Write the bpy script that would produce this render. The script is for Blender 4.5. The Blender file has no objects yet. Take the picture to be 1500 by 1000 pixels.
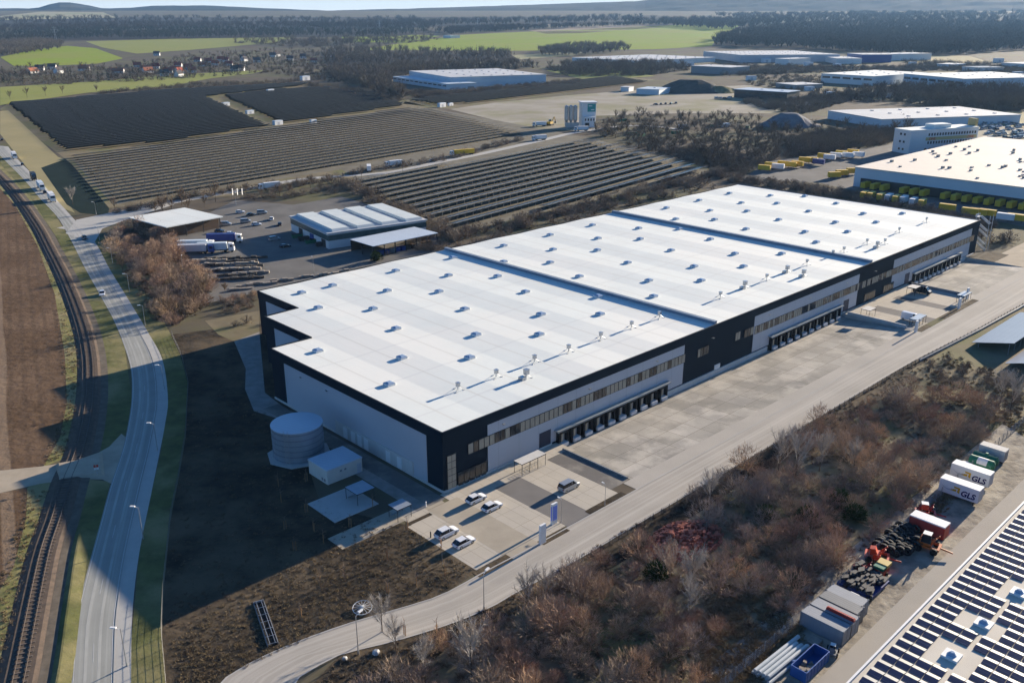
import bpy, math, random
import numpy as np
from mathutils import Vector
rnd = random.Random(7)
R = math.radians
# ------------------------------------------------------------------ camera, world, sun, exposure
H, F_PX, PITCH = 90.0, 1310.0, R(20.05)
sc = bpy.context.scene
col = sc.collection
cam = bpy.data.cameras.new("camera"); cam.sensor_width = 36.0; cam.lens = 36.0 * F_PX / 1500.0
cam.clip_start = 1.0; cam.clip_end = 30000
camo = bpy.data.objects.new("camera", cam); col.objects.link(camo)
camo.location = (0, 0, H); camo.rotation_euler = (math.pi / 2 - PITCH, 0, 0); sc.camera = camo
SUN_AZ, SUN_EL = R(45.0), R(12.5)            # azimuth counted from +x towards +y
w = bpy.data.worlds.new("World"); sc.world = w; w.use_nodes = True
nt = w.node_tree; bg = nt.nodes["Background"]; sky = nt.nodes.new("ShaderNodeTexSky")
sky.sky_type = 'NISHITA'; sky.sun_disc = False; sky.sun_elevation = SUN_EL
sky.sun_rotation = math.pi / 2 - SUN_AZ; sky.ozone_density = 3.0; sky.dust_density = 0.6; sky.air_density = 1.0
hs = nt.nodes.new("ShaderNodeMix"); hs.data_type = 'RGBA'; hs.blend_type = 'MULTIPLY'; hs.inputs[0].default_value = 1.0; hs.inputs[7].default_value = (.52, .88, 1.26, 1)
nt.links.new(sky.outputs[0], hs.inputs[6]); tcw = nt.nodes.new("ShaderNodeTexCoord"); sx = nt.nodes.new("ShaderNodeSeparateXYZ"); nt.links.new(tcw.outputs["Generated"], sx.inputs[0])
mr = nt.nodes.new("ShaderNodeMapRange"); mr.inputs[1].default_value = .0; mr.inputs[2].default_value = .10; mr.inputs[3].default_value = 1.0; mr.inputs[4].default_value = 0.0; nt.links.new(sx.outputs[2], mr.inputs[0])
hz_ = nt.nodes.new("ShaderNodeMix"); hz_.data_type = 'RGBA'; hz_.inputs[7].default_value = (5.6, 6.1, 6.5, 1)      # pale band of mist low on the horizon
nt.links.new(mr.outputs[0], hz_.inputs[0]); nt.links.new(hs.outputs[2], hz_.inputs[6]); nt.links.new(hz_.outputs[2], bg.inputs[0]); bg.inputs[1].default_value = 0.05
sl = bpy.data.lights.new("sun", 'SUN'); sl.energy = 5.0; sl.angle = R(0.5); sl.color = (1.0, 0.86, 0.68)
so = bpy.data.objects.new("sun", sl); col.objects.link(so)
sd = Vector((math.cos(SUN_AZ) * math.cos(SUN_EL), math.sin(SUN_AZ) * math.cos(SUN_EL), math.sin(SUN_EL)))
so.rotation_euler = sd.to_track_quat('Z', 'Y').to_euler(); so.location = sd * 3000
sc.view_settings.view_transform = 'Standard'; sc.view_settings.look = 'None'
sc.view_settings.exposure = 1.55; sc.view_settings.gamma = 1.0
try:
    sc.cycles.use_denoising = True; sc.cycles.max_bounces = 5; sc.cycles.diffuse_bounces = 3
    sc.cycles.glossy_bounces = 2; sc.cycles.transparent_max_bounces = 4; sc.cycles.volume_bounces = 0
    sc.cycles.use_adaptive_sampling = True; sc.cycles.adaptive_threshold = 0.02
except Exception: pass
# ------------------------------------------------------------------ from the survey of the photo to the ground
CP, SP = math.cos(PITCH), math.sin(PITCH)
def ray(px, py):
    x = (px - 750) / F_PX; y = -(py - 500) / F_PX
    return x, CP + y * SP, -SP + y * CP
KN = []
for py_, Y_ in ((95, None), (75, 2350), (60, 2900), (45, 3700), (32, 4700), (22, 6000), (16, 7200)):
    d_ = ray(750, py_); k_ = d_[2] / d_[1]
    KN.append((-H / k_, 0.0) if Y_ is None else (Y_, H + Y_ * k_))
def zt(Y):                                     # height of the terrain: flat valley, then slowly rising country
    if Y <= KN[0][0]: return 0.0
    for (a, za), (b, zb) in zip(KN, KN[1:]):
        if Y <= b: return za + (zb - za) * (Y - a) / (b - a)
    return KN[-1][1]
def g(px, py, z=0.0):
    d = ray(px, py); t = (z - H) / d[2]
    return Vector((d[0] * t, d[1] * t, z))
def far(px, py, dz=0.0):
    d = ray(px, py); k = d[2] / d[1]
    Y = None
    if k < 0 and -H / k <= KN[0][0]: Y = -H / k
    else:
        for (a, za), (b, zb) in zip(KN, KN[1:]):
            m = (zb - za) / (b - a); Yc = (za - m * a - H) / (k - m)
            if a - 1 <= Yc <= b + 1: Y = Yc; break
        if Y is None: Y = KN[-1][0]
    return Vector((d[0] / d[1] * Y, Y, zt(Y) + dz))
ANG = R(43.945)
C0 = Vector((-13.68, 157.99, 0)); UU = Vector((math.cos(ANG), math.sin(ANG), 0)); VV = Vector((-math.sin(ANG), math.cos(ANG), 0))
def uv(u, v, z=0.0): return C0 + UU * u + VV * v + Vector((0, 0, z))
def touv(p): q = p - C0; return q.dot(UU), q.dot(VV)
# ------------------------------------------------------------------ materials
MATS = {}
def mat(name, c, rough=.85, c2=None, scale=.3, amt=1.0, metal=0.0, spec=.3, c3=None, scale3=.03, detail=5, objrand=None, hue=None, bump=0.0):
    if name in MATS: return MATS[name]
    m = bpy.data.materials.new(name); m.use_nodes = True; n = m.node_tree.nodes; L = m.node_tree.links
    b = n["Principled BSDF"]; b.inputs["Roughness"].default_value = rough; b.inputs["Metallic"].default_value = metal
    b.inputs["Specular IOR Level"].default_value = .06 if rough >= .9 and spec == .3 else spec
    tc = n.new("ShaderNodeTexCoord")
    def noise(s, det=5):
        t = n.new("ShaderNodeTexNoise"); t.inputs["Scale"].default_value = s; t.inputs["Detail"].default_value = det
        t.inputs["Roughness"].default_value = .62
        L.new(tc.outputs["Object"], t.inputs["Vector"]); return t
    def mix(fac, a, bb):
        x = n.new("ShaderNodeMix"); x.data_type = 'RGBA'; L.new(fac, x.inputs[0])
        for s, k in ((a, 6), (bb, 7)):
            if isinstance(s, tuple): x.inputs[k].default_value = (*s, 1)
            else: L.new(s, x.inputs[k])
        return x.outputs[2]
    def ramp(fac, lo, hi):
        r = n.new("ShaderNodeMapRange"); r.inputs[1].default_value = lo; r.inputs[2].default_value = hi
        L.new(fac, r.inputs[0]); return r.outputs[0]
    cur = c
    if c2 is None: c2 = tuple(x * .86 for x in c)
    t1 = noise(scale, detail); cur = mix(ramp(t1.outputs[0], .5 - .22 / amt, .5 + .22 / amt), c, c2)
    if c3 is not None:
        t3 = noise(scale3, 6); cur = mix(ramp(t3.outputs[0], .46, .62), cur, c3)
    if objrand is not None:
        oi = n.new("ShaderNodeObjectInfo"); cr = n.new("ShaderNodeValToRGB"); e = cr.color_ramp
        while len(e.elements) < len(objrand): e.elements.new(.5)
        for i, cc in enumerate(objrand): e.elements[i].position = i / (len(objrand) - 1); e.elements[i].color = (*cc, 1)
        L.new(oi.outputs["Random"], cr.inputs[0])
        x = n.new("ShaderNodeMix"); x.data_type = 'RGBA'; x.blend_type = 'MULTIPLY'; x.inputs[0].default_value = 1
        if isinstance(cur, tuple): x.inputs[6].default_value = (*cur, 1)
        else: L.new(cur, x.inputs[6])
        L.new(cr.outputs[0], x.inputs[7]); cur = x.outputs[2]
    L.new(cur, b.inputs["Base Color"])
    if bump:
        bp = n.new("ShaderNodeBump"); bp.inputs["Strength"].default_value = bump; bp.inputs["Distance"].default_value = .5
        L.new(t1.outputs[0], bp.inputs["Height"]); L.new(bp.outputs[0], b.inputs["Normal"])
    MATS[name] = m; return m
def extra(m):                                   # nodes, links, colour socket feeding the shader, shader
    n = m.node_tree.nodes; L = m.node_tree.links; b = n["Principled BSDF"]
    return n, L, b.inputs["Base Color"].links[0].from_socket, b
def lines(m, size, ang, c, strength=.5, dist=.0, ratio=.12, coord="Object", axis='X', soft=.5):
    """thin lines (drill rows, joints, tramlines) every size metres across direction ang"""
    n, L, cur, b = extra(m)
    tc = n.new("ShaderNodeTexCoord"); mp = n.new("ShaderNodeMapping"); mp.inputs["Rotation"].default_value = (0, 0, -ang)
    L.new(tc.outputs[coord], mp.inputs[0])
    wv = n.new("ShaderNodeTexWave"); wv.bands_direction = axis; wv.inputs["Scale"].default_value = 2 * math.pi / size / 20
    wv.inputs["Distortion"].default_value = dist; wv.inputs["Detail"].default_value = 2; wv.inputs["Detail Scale"].default_value = .6
    L.new(mp.outputs[0], wv.inputs[0])
    r = n.new("ShaderNodeMapRange"); r.inputs[1].default_value = 1 - ratio; r.inputs[2].default_value = 1 - ratio * (1 - soft); r.inputs[4].default_value = strength
    L.new(wv.outputs["Fac"] if "Fac" in wv.outputs else wv.outputs[1], r.inputs[0])
    x = n.new("ShaderNodeMix"); x.data_type = 'RGBA'; x.inputs[7].default_value = (*c, 1)
    L.new(r.outputs[0], x.inputs[0]); L.new(cur, x.inputs[6]); L.new(x.outputs[2], b.inputs["Base Color"]); return m
def slabs(m, w_, h_, ang, c, mortar=.02, var=.12):
    n, L, cur, b = extra(m)
    tc = n.new("ShaderNodeTexCoord"); mp = n.new("ShaderNodeMapping"); mp.inputs["Rotation"].default_value = (0, 0, -ang)
    L.new(tc.outputs["Object"], mp.inputs[0])
    br = n.new("ShaderNodeTexBrick"); br.offset = 0; br.inputs["Scale"].default_value = 1
    br.inputs["Brick Width"].default_value = w_; br.inputs["Row Height"].default_value = h_; br.inputs["Mortar Size"].default_value = mortar
    br.inputs["Color1"].default_value = (1, 1, 1, 1); br.inputs["Color2"].default_value = (1 - var, 1 - var, 1 - var * 1.1, 1); br.inputs["Mortar"].default_value = (*c, 1)
    L.new(mp.outputs[0], br.inputs[0])
    x = n.new("ShaderNodeMix"); x.data_type = 'RGBA'; x.blend_type = 'MULTIPLY'; x.inputs[0].default_value = 1
    L.new(cur, x.inputs[6]); L.new(br.outputs[0], x.inputs[7]); L.new(x.outputs[2], b.inputs["Base Color"]); return m
def streaks(m, c, strength=.5, sx=.02, sy=9.0):
    """wheel tracks along a ribbon: noise stretched along its UV length (u = metres along, v = 0..1 across)"""
    n, L, cur, b = extra(m)
    tc = n.new("ShaderNodeTexCoord"); mp = n.new("ShaderNodeMapping"); mp.inputs["Scale"].default_value = (sx, sy, 1)
    L.new(tc.outputs["UV"], mp.inputs[0]); t = n.new("ShaderNodeTexNoise"); t.inputs["Scale"].default_value = 1; t.inputs["Detail"].default_value = 4
    L.new(mp.outputs[0], t.inputs[0]); r = n.new("ShaderNodeMapRange"); r.inputs[1].default_value = .45; r.inputs[2].default_value = .68; r.inputs[4].default_value = strength
    L.new(t.outputs[0], r.inputs[0]); x = n.new("ShaderNodeMix"); x.data_type = 'RGBA'; x.inputs[7].default_value = (*c, 1)
    L.new(r.outputs[0], x.inputs[0]); L.new(cur, x.inputs[6]); L.new(x.outputs[2], b.inputs["Base Color"]); return m
# ------------------------------------------------------------------ mesh building
class MB:
    def __init__(s): s.v = []; s.f = []; s.m = []; s.uv = None
    def poly(s, pts, mi=0):
        i = len(s.v); s.v += [tuple(p) for p in pts]; s.f.append(tuple(range(i, i + len(pts)))); s.m.append(mi); return s
    def prism(s, pts, z0, z1, mi=0, top=None, taper=1.0, bottom=True):
        if sum(a[0] * b[1] - b[0] * a[1] for a, b in zip(pts, pts[1:] + pts[:1])) < 0: pts = pts[::-1]
        n = len(pts); i = len(s.v); cx = sum(p[0] for p in pts) / n; cy = sum(p[1] for p in pts) / n
        s.v += [(p[0], p[1], z0) for p in pts] + [(cx + (p[0] - cx) * taper, cy + (p[1] - cy) * taper, z1) for p in pts]
        for k in range(n):
            j = (k + 1) % n; s.f.append((i + k, i + j, i + n + j, i + n + k)); s.m.append(mi)
        s.f.append(tuple(range(i + n, i + 2 * n))); s.m.append(mi if top is None else top)
        if bottom: s.f.append(tuple(range(i + n - 1, i - 1, -1))); s.m.append(mi)
        return s
    def box(s, x0, x1, y0, y1, z0, z1, mi=0, top=None, taper=1.0):
        return s.prism([(x0, y0), (x1, y0), (x1, y1), (x0, y1)], z0, z1, mi, top, taper)
    def cyl(s, cx, cy, z0, z1, r, n=10, mi=0, r1=None, top=None):
        r1 = r if r1 is None else r1
        return s.prism([(cx + r * math.cos(2 * math.pi * k / n), cy + r * math.sin(2 * math.pi * k / n)) for k in range(n)], z0, z1, mi, top, r1 / r)
    def tube(s, a, b, r, n=6, mi=0, r1=None):
        a = Vector(a); b = Vector(b); d = (b - a).normalized(); r1 = r if r1 is None else r1
        x = d.orthogonal().normalized(); y = d.cross(x); i = len(s.v)
        for p, rr in ((a, r), (b, r1)):
            for k in range(n):
                q = p + (x * math.cos(2 * math.pi * k / n) + y * math.sin(2 * math.pi * k / n)) * rr; s.v.append(tuple(q))
        for k in range(n):
            j = (k + 1) % n; s.f.append((i + k, i + j, i + n + j, i + n + k)); s.m.append(mi)
        s.f.append(tuple(range(i + n - 1, i - 1, -1))); s.m.append(mi); s.f.append(tuple(range(i + n, i + 2 * n))); s.m.append(mi); return s
    def extr(s, prof, y0, y1, mi=0):           # profile in (x,z) extruded along y
        if sum(a[0] * b[1] - b[0] * a[1] for a, b in zip(prof, prof[1:] + prof[:1])) < 0: prof = prof[::-1]
        n = len(prof); i = len(s.v); s.v += [(p[0], y0, p[1]) for p in prof] + [(p[0], y1, p[1]) for p in prof]
        for k in range(n):
            j = (k + 1) % n; s.f.append((i + k, i + j, i + n + j, i + n + k)); s.m.append(mi)
        s.f.append(tuple(range(i + n - 1, i - 1, -1))); s.m.append(mi); s.f.append(tuple(range(i + n, i + 2 * n))); s.m.append(mi); return s
    def mesh(s, name, mats):
        me = bpy.data.meshes.new(name); me.from_pydata(s.v, [], s.f)
        for m in (mats if isinstance(mats, (list, tuple)) else [mats]): me.materials.append(m)
        me.polygons.foreach_set("material_index", s.m)
        if s.uv:
            l = me.uv_layers.new(name="UVMap")
            for lo in me.loops: l.data[lo.index].uv = s.uv[lo.vertex_index]
        me.update(); return me
CH = {}
def link(name, me, parent=None, loc=(0, 0, 0), rot=0.0):
    o = bpy.data.objects.new(name, me); col.objects.link(o); o.location = loc
    if rot: o.rotation_euler = (0, 0, rot)
    if parent is not None: o.parent = parent; CH.setdefault(parent.name, []).append(o)
    return o
def part(name, mb, mats, parent, label=None):
    o = link(name, mb.mesh(name, mats), parent)
    if label: o["label"] = label
    return o
def tag(o, label, cat, group=None):
    o["label"] = label; o["category"] = cat
    if group: o["group"] = group
    return o
def thing(name, label, cat, loc=(0, 0, 0), rot=0.0, group=None): return tag(link(name, None, None, loc, rot), label, cat, group)
def solo(name, mb, mats, label, cat, loc=(0, 0, 0), rot=0.0, group=None): return tag(link(name, mb.mesh(name, mats), None, loc, rot), label, cat, group)
def dup(o, loc, rot, label=None, group=None, scale=None, parent=None):
    c = o.copy(); col.objects.link(c)
    if parent is None:
        c.location = loc; c.rotation_euler = (0, 0, rot)
        if label: c["label"] = label
        if group: c["group"] = group
        if scale: c.scale = scale
    else: c.parent = parent
    for ch in CH.get(o.name, ()): dup(ch, None, None, parent=c)
    return c
class Kind:                                     # first use places the original, later uses copy it
    def __init__(s, make): s.make = make; s.o = None
    def at(s, loc, rot, label, group=None, scale=None):
        if s.o is None:
            s.o = s.make(); o = s.o; o.location = loc; o.rotation_euler = (0, 0, rot); o["label"] = label
            if group: o["group"] = group
            if scale: o.scale = scale
            return o
        o = dup(s.o, loc, rot, label, group, scale)
        if not group and "group" in o: del o["group"]
        if not scale: o.scale = (1, 1, 1)
        return o
def struct(name, mb, mats): o = link(name, mb.mesh(name, mats)); o["kind"] = "structure"; return o
def smooth(pts, n=8):
    P = [pts[0]] + list(pts) + [pts[-1]]; out = []
    for i in range(1, len(P) - 2):
        a, b, c, d = P[i - 1], P[i], P[i + 1], P[i + 2]
        for k in range(n):
            t = k / n; out.append(.5 * ((2 * b) + (c - a) * t + (2 * a - 5 * b + 4 * c - d) * t * t + (3 * b - a - 3 * c + d) * t ** 3))
    out.append(pts[-1]); return out
def resample(pts, n):
    L = [0.0]
    for a, b in zip(pts, pts[1:]): L.append(L[-1] + (b - a).length)
    out = []; j = 0
    for k in range(n):
        s = L[-1] * k / (n - 1)
        while j < len(L) - 2 and L[j + 1] < s: j += 1
        out.append(pts[j].lerp(pts[j + 1], (s - L[j]) / max(1e-6, L[j + 1] - L[j])))
    return out
def ribbon(name, A, B, t0, t1, z, m, mb=None, dash=None):
    """strip between two edge lines of equal length, from fraction t0 to t1 of the way across"""
    b = mb or MB(); b.uv = b.uv or []; s = 0; i0 = len(b.v)
    for k in range(len(A)):
        if k: s += (A[k].lerp(B[k], .5) - A[k - 1].lerp(B[k - 1], .5)).length
        for t in (t0, t1):
            p = A[k].lerp(B[k], t); b.v.append((p.x, p.y, z)); b.uv.append((s, t))
        if k and (dash is None or (k % dash[1]) < dash[0]):
            i = i0 + 2 * k; b.f.append((i - 2, i - 1, i + 1, i)); b.m.append(0)
    return struct(name, b, m) if mb is None else b
def offset(P, d):
    out = []
    for i, p in enumerate(P):
        t = (P[min(i + 1, len(P) - 1)] - P[max(i - 1, 0)]).normalized(); out.append(p + Vector((-t.y, t.x, 0)) * d)
    return out
def patch(name, pts, z, m, world=False):
    P = pts if world else [g(*p) for p in pts]
    if sum(a.x * b.y - b.x * a.y for a, b in zip(P, P[1:] + P[:1])) < 0: P = P[::-1]
    b = MB(); from_ = mathutils_tess(P); b.v = [(p.x, p.y, z) for p in P]; b.f = from_; b.m = [0] * len(from_)
    return struct(name, b, m)
def mathutils_tess(P):
    from mathutils.geometry import tessellate_polygon
    out = []
    for t in tessellate_polygon([P]):
        a, b, c = (P[i] for i in t)
        out.append(tuple(t) if (b - a).cross(c - a).z > 0 else (t[0], t[2], t[1]))
    return out
def inside(x, y, P):
    r = False
    for (x0, y0), (x1, y1) in zip(P, P[1:] + P[:1]):
        if (y0 > y) != (y1 > y) and x < (x1 - x0) * (y - y0) / (y1 - y0) + x0: r = not r
    return r
def farpatch(name, pts, dz, m, step=1.0):
    """field on the rising far country: scan rows so that it follows the terrain"""
    b = MB(); ys = [p[1] for p in pts]; y = min(ys) + .02; prev = None
    rows = []
    while y < max(ys): rows.append(y); y += step
    rows.append(max(ys) - .02)
    for y in rows:
        xs = [x0 + (x1 - x0) * (y - y0) / (y1 - y0) for (x0, y0), (x1, y1) in zip(pts, pts[1:] + pts[:1]) if (y0 > y) != (y1 > y)]
        if len(xs) < 2: continue
        a, c = far(min(xs), y, dz), far(max(xs), y, dz); i = len(b.v); b.v += [tuple(a), tuple(c)]
        if prev is not None: b.f.append((i, i + 1, prev + 1, prev)); b.m.append(0)
        prev = i
    return struct(name, b, m)
# ------------------------------------------------------------------ the setting: ground, fields, roads
M_scrub = mat("winter scrub", (.135, .11, .08), .95, (.085, .07, .053), .05, 1.2, c3=(.12, .115, .06), scale3=.012, detail=9)
def make_ground():
    import bmesh
    bm = bmesh.new(); Ys = [-300, 700, 1500] + [k[0] for k in KN]; Xs = [-8500, -3000, -900, 0, 900, 3000, 8500]
    V = [[bm.verts.new((x, y, zt(y))) for x in Xs] for y in Ys]
    for a, b in zip(V, V[1:]):
        for i in range(len(Xs) - 1): bm.faces.new((a[i], a[i + 1], b[i + 1], b[i]))
    holes = [(31.4, 166.0, -22.5, 1.0), (214.0, 268.0, -22.5, 1.0)]
    for u0, u1, v0, v1 in holes:
        for co, no in ((uv(u0, 0), UU), (uv(u1, 0), UU), (uv(0, v0), VV), (uv(0, v1), VV)):
            ff = [f for f in bm.faces if f.calc_center_median().length < 3000]
            gm = list({e for f in ff for e in f.edges}) + list({v for f in ff for v in f.verts}) + ff
            bmesh.ops.bisect_plane(bm, geom=gm, plane_co=co, plane_no=no)
    kill = []
    for f in bm.faces:
        u, v = touv(f.calc_center_median())
        if any(a < u < b and c < v < d for a, b, c, d in holes): kill.append(f)
    bmesh.ops.delete(bm, geom=kill, context='FACES')
    me = bpy.data.meshes.new("ground"); bm.to_mesh(me); bm.free(); me.materials.append(M_scrub)
    o = link("ground", me); o["kind"] = "structure"
make_ground()
# --- hills on the horizon
M_hill = mat("wooded hill", (.026, .027, .027), .95, (.014, .018, .018), .004, 1.5, c3=(.065, .06, .045), scale3=.0012, detail=9)
SKY_L = [(-400, 13), (0, 13), (55, 12.5), (75, 6), (95, 3), (128, 8), (150, 13), (200, 12), (216, 9), (300, 8.5), (400, 13), (480, 16), (560, 14), (700, 10), (850, 5), (940, 2), (985, -7), (1150, -12), (1500, -18), (1900, -20)]
def skyline(x):
    for (a, ya), (b, yb) in zip(SKY_L, SKY_L[1:]):
        if x <= b: return ya + (yb - ya) * (x - a) / (b - a)
    return SKY_L[-1][1]
def make_hills():
    b = MB(); nx = 150; ny = 14
    for j in range(ny + 1):
        t = j / ny; Y = 6900 + 1500 * t
        for i in range(nx + 1):
            px = -380 + 2260 * i / nx; top = skyline(px); d = ray(px, top); x = d[0] / d[1]
            ztop = H + 8400 * d[2] / d[1]; z0 = zt(6900) - 15
            z = z0 + (ztop - z0) * (math.sin(t * math.pi / 2) ** 1.15) + (rnd.uniform(-4, 4) if j else 0) * (1 - .5 * t)
            b.v.append((x * Y, Y, z))
    for j in range(ny):
        for i in range(nx):
            a = j * (nx + 1) + i; b.f.append((a, a + 1, a + nx + 2, a + nx + 1)); b.m.append(0)
    struct("hills", b, M_hill)
make_hills()
# --- far fields
M_crop = mat("young winter crop", (.215, .275, .02), .9, (.245, .295, .03), .012, 1.0, c3=(.25, .27, .045), scale3=.004)
lines(M_crop, 24, R(60), (.15, .21, .05), .45, .2, .05)
M_crop2 = mat("pale crop", (.23, .25, .06), .9, (.26, .26, .08), .01)
M_stub = mat("stubble", (.36, .31, .19), .9, (.30, .27, .16), .008, c3=(.27, .27, .14), scale3=.003)
M_straw = mat("straw coloured meadow", (.34, .285, .15), .9, (.27, .235, .12), .02)
M_tan = mat("bare pale field", (.36, .28, .20), .9, (.31, .25, .17), .008)
for nm, p, m in (
    ("crop_field", [(0, 84), (52, 73), (98, 67.5), (140, 71), (181, 86), (140, 94), (62, 97), (20, 97)], M_crop),
    ("meadow", [(0, 128), (120, 121), (250, 110), (390, 103), (372, 108), (310, 115), (240, 128), (130, 136), (10, 153), (0, 155)], M_crop2),
    ("crop_field", [(520, 74), (600, 62), (680, 51), (840, 44), (1000, 36.5), (1085, 37), (1052, 56), (1042, 68), (960, 72.5), (740, 75), (600, 73)], M_crop),
    ("bare_field", [(770, 44), (900, 37.5), (985, 37), (965, 41), (850, 49), (800, 50)], M_tan),
    ("crop_field", [(500, 54), (570, 50), (645, 53), (590, 63), (505, 62)], M_crop),
    ("stubble_field", [(0, 24), (60, 17.5), (150, 18), (172, 27), (60, 36), (0, 43)], M_stub),
    ("stubble_field", [(200, 27), (345, 27), (380, 32), (250, 35), (150, 33)], M_stub),
    ("stubble_field", [(620, 35), (800, 29), (900, 33), (800, 38), (700, 40)], M_tan),
    ("meadow", [(125, 61), (300, 56), (435, 55), (400, 63), (285, 73), (200, 79), (150, 70)], M_crop2),
    ("straw_field", [(1308, 90), (1342, 81), (1420, 82.5), (1445, 90), (1390, 96)], M_straw),
    ("straw_field", [(1432, 170), (1460, 162), (1500, 165), (1500, 188), (1450, 182)], M_straw),
    ("straw_field", [(560, 96), (700, 84), (860, 75), (840, 82), (700, 92), (600, 100)], M_stub),
    ("meadow", [(800, 104), (900, 100), (960, 112), (860, 118)], M_crop2)):
    farpatch(nm, p, .25, m)
# --- near ground cover
M_plough = mat("ploughed soil", (.135, .085, .050), .95, (.095, .060, .037), .35, 1.3, c3=(.165, .108, .068), scale3=.03, detail=10, bump=.6)
lines(M_plough, 3.2, R(28), (.095, .062, .04), .5, 1.2, .5, soft=.9); lines(M_plough, 24, R(29), (.26, .19, .13), .6, .6, .03)
M_verge = mat("winter verge grass", (.24, .215, .085), .95, (.15, .15, .055), .25, 1.3, c3=(.30, .25, .13), scale3=.06, detail=10, bump=.5)
M_grass = mat("green verge", (.14, .145, .055), .95, (.085, .09, .038), .3, 1.4, c3=(.235, .205, .10), scale3=.05, detail=10, bump=.4)
M_soil = mat("bare brown soil", (.075, .056, .038), .95, (.030, .026, .020), .30, 1.6, c3=(.115, .088, .058), scale3=.05, detail=10, bump=.7)
M_dry = mat("dry grass", (.225, .185, .115), .95, (.155, .13, .085), .1, 1.3, c3=(.155, .15, .07), scale3=.03, detail=9, bump=.4)
M_dark = mat("dark turf", (.012, .026, .022), .95, (.009, .018, .016), .08)
M_asph = mat("worn asphalt", (.315, .315, .285), .9, (.26, .26, .235), .15, detail=8); streaks(M_asph, (.42, .415, .375), .55, .012, 11)
M_bike = mat("pale asphalt path", (.45, .435, .40), .9, (.38, .37, .34), .3, detail=8)
M_track = mat("sandy track", (.44, .37, .28), .95, (.33, .28, .21), .2, 1.2, detail=8)
M_access = mat("access road surface", (.41, .375, .325), .9, (.33, .305, .265), .06, 1.2, detail=8); streaks(M_access, (.53, .49, .43), .6, .01, 9)
M_yard = mat("grey yard concrete", (.42, .39, .34), .9, (.27, .255, .23), .05, 1.5, c3=(.50, .46, .40), scale3=.12, detail=9); slabs(M_yard, 6, 5, ANG, (.50, .48, .46), .06, .20)
M_lot = mat("pale paving", (.50, .45, .37), .9, (.43, .39, .33), .15, 1.2, detail=8); slabs(M_lot, 2.5, 5.2, ANG, (.70, .69, .67), .05, .05)
M_lotdark = mat("grey paving", (.20, .188, .175), .9, (.16, .15, .14), .2, detail=8)
M_ramp = mat("dark ramp asphalt", (.17, .158, .145), .9, (.125, .117, .11), .15, c3=(.25, .23, .2), scale3=.15, detail=8)
M_gravel = mat("pale gravel", (.33, .31, .28), .95, (.22, .21, .19), .4, 1.3, detail=10)
M_pale = mat("pale hardstanding", (.36, .325, .265), .95, (.27, .24, .19), .02, 1.3, c3=(.23, .215, .12), scale3=.012, detail=9)
M_yard2 = mat("grey hardstanding", (.185, .175, .16), .95, (.125, .12, .112), .06, 1.4, detail=9)
M_white = mat("white road paint", (.62, .61, .57), .7, (.45, .44, .42), .6)
M_kerb = mat("kerb stone", (.46, .44, .41), .9)
patch("ploughed_field", [(-60, 240), (0, 276), (22, 300), (55, 360), (80, 430), (95, 520), (98, 590), (88, 640), (63, 684), (0, 691), (-260, 700), (-300, 400)], .012, M_plough)
patch("ploughed_field", [(0, 722), (40, 714), (38, 760), (20, 830), (-10, 880), (-320, 980), (-320, 760)], .012, M_plough)
patch("field_verge", [(-20, 225), (0, 240), (45, 290), (80, 345), (105, 400), (126, 470), (136, 560), (122, 660), (63, 684), (88, 640), (98, 590), (95, 520), (80, 430), (55, 360), (22, 300), (0, 276)], .016, M_verge)
patch("field_verge", [(40, 714), (62, 700), (118, 690), (95, 750), (66, 860), (40, 960), (30, 1020), (-60, 1020), (-10, 880), (20, 830), (38, 760)], .016, M_verge)
patch("grass_verge", [(0, 222), (40, 268), (75, 305), (103, 350), (123, 390), (147, 433), (167, 470), (183, 510), (193, 583), (185, 630), (165, 680), (120, 680), (136, 580), (132, 500), (112, 410), (84, 350), (45, 290), (0, 240)], .020, M_grass)
patch("grass_verge", [(112, 700), (162, 705), (146, 769), (126, 843), (110, 912), (104, 1030), (30, 1030), (66, 880), (95, 760)], .020, M_grass)
patch("grass_verge", [(134, 350), (165, 345), (190, 395), (225, 440), (250, 490), (264, 520), (275, 560), (272, 640), (262, 700), (250, 760), (240, 860), (237, 930), (245, 1030), (190, 1030), (193, 930), (204, 810), (222, 721), (236, 660), (246, 583), (238, 527), (217, 487), (187, 437), (160, 393)], .020, M_grass)
patch("bare_soil", [(250, 490), (345, 478), (380, 470), (425, 600), (470, 740), (575, 765), (605, 770), (700, 836), (646, 873), (500, 917), (326, 998), (300, 1030), (245, 1030), (237, 930), (240, 860), (250, 760), (262, 700), (272, 640), (275, 560), (264, 520)], .024, M_soil)
patch("bare_soil", [(430, 1030), (500, 957), (663, 911), (751, 869), (830, 822), (874, 794), (1117, 656), (1330, 531), (1400, 498), (1440, 478), (1440, 520), (1330, 560), (1117, 690), (900, 830), (790, 880), (660, 945), (560, 1030)], .020, M_soil)
patch("dry_meadow", [(1330, 545), (1440, 478), (1500, 441), (1700, 350), (1700, 560), (1500, 640), (1440, 600)], .024, M_dry)
patch("solar_meadow", [(0, 160), (12, 151), (300, 128), (450, 120), (600, 150), (770, 190), (830, 196), (1045, 248), (650, 350), (500, 270), (350, 285), (160, 305), (105, 240)], .016, M_dry)
M_solg = mat("mown solar grass", (.205, .185, .14), .95, (.14, .125, .095), .1, 1.3, detail=8)
patch("solar_ground", [(104, 232), (166, 300), (500, 248), (530, 268), (664, 342), (1045, 252), (868, 203), (640, 160), (596, 158), (390, 188), (240, 211)], .024, M_solg)
patch("solar_meadow", [(590, 152), (600, 143), (900, 111), (960, 117), (660, 160)], .016, M_dry)
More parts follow.
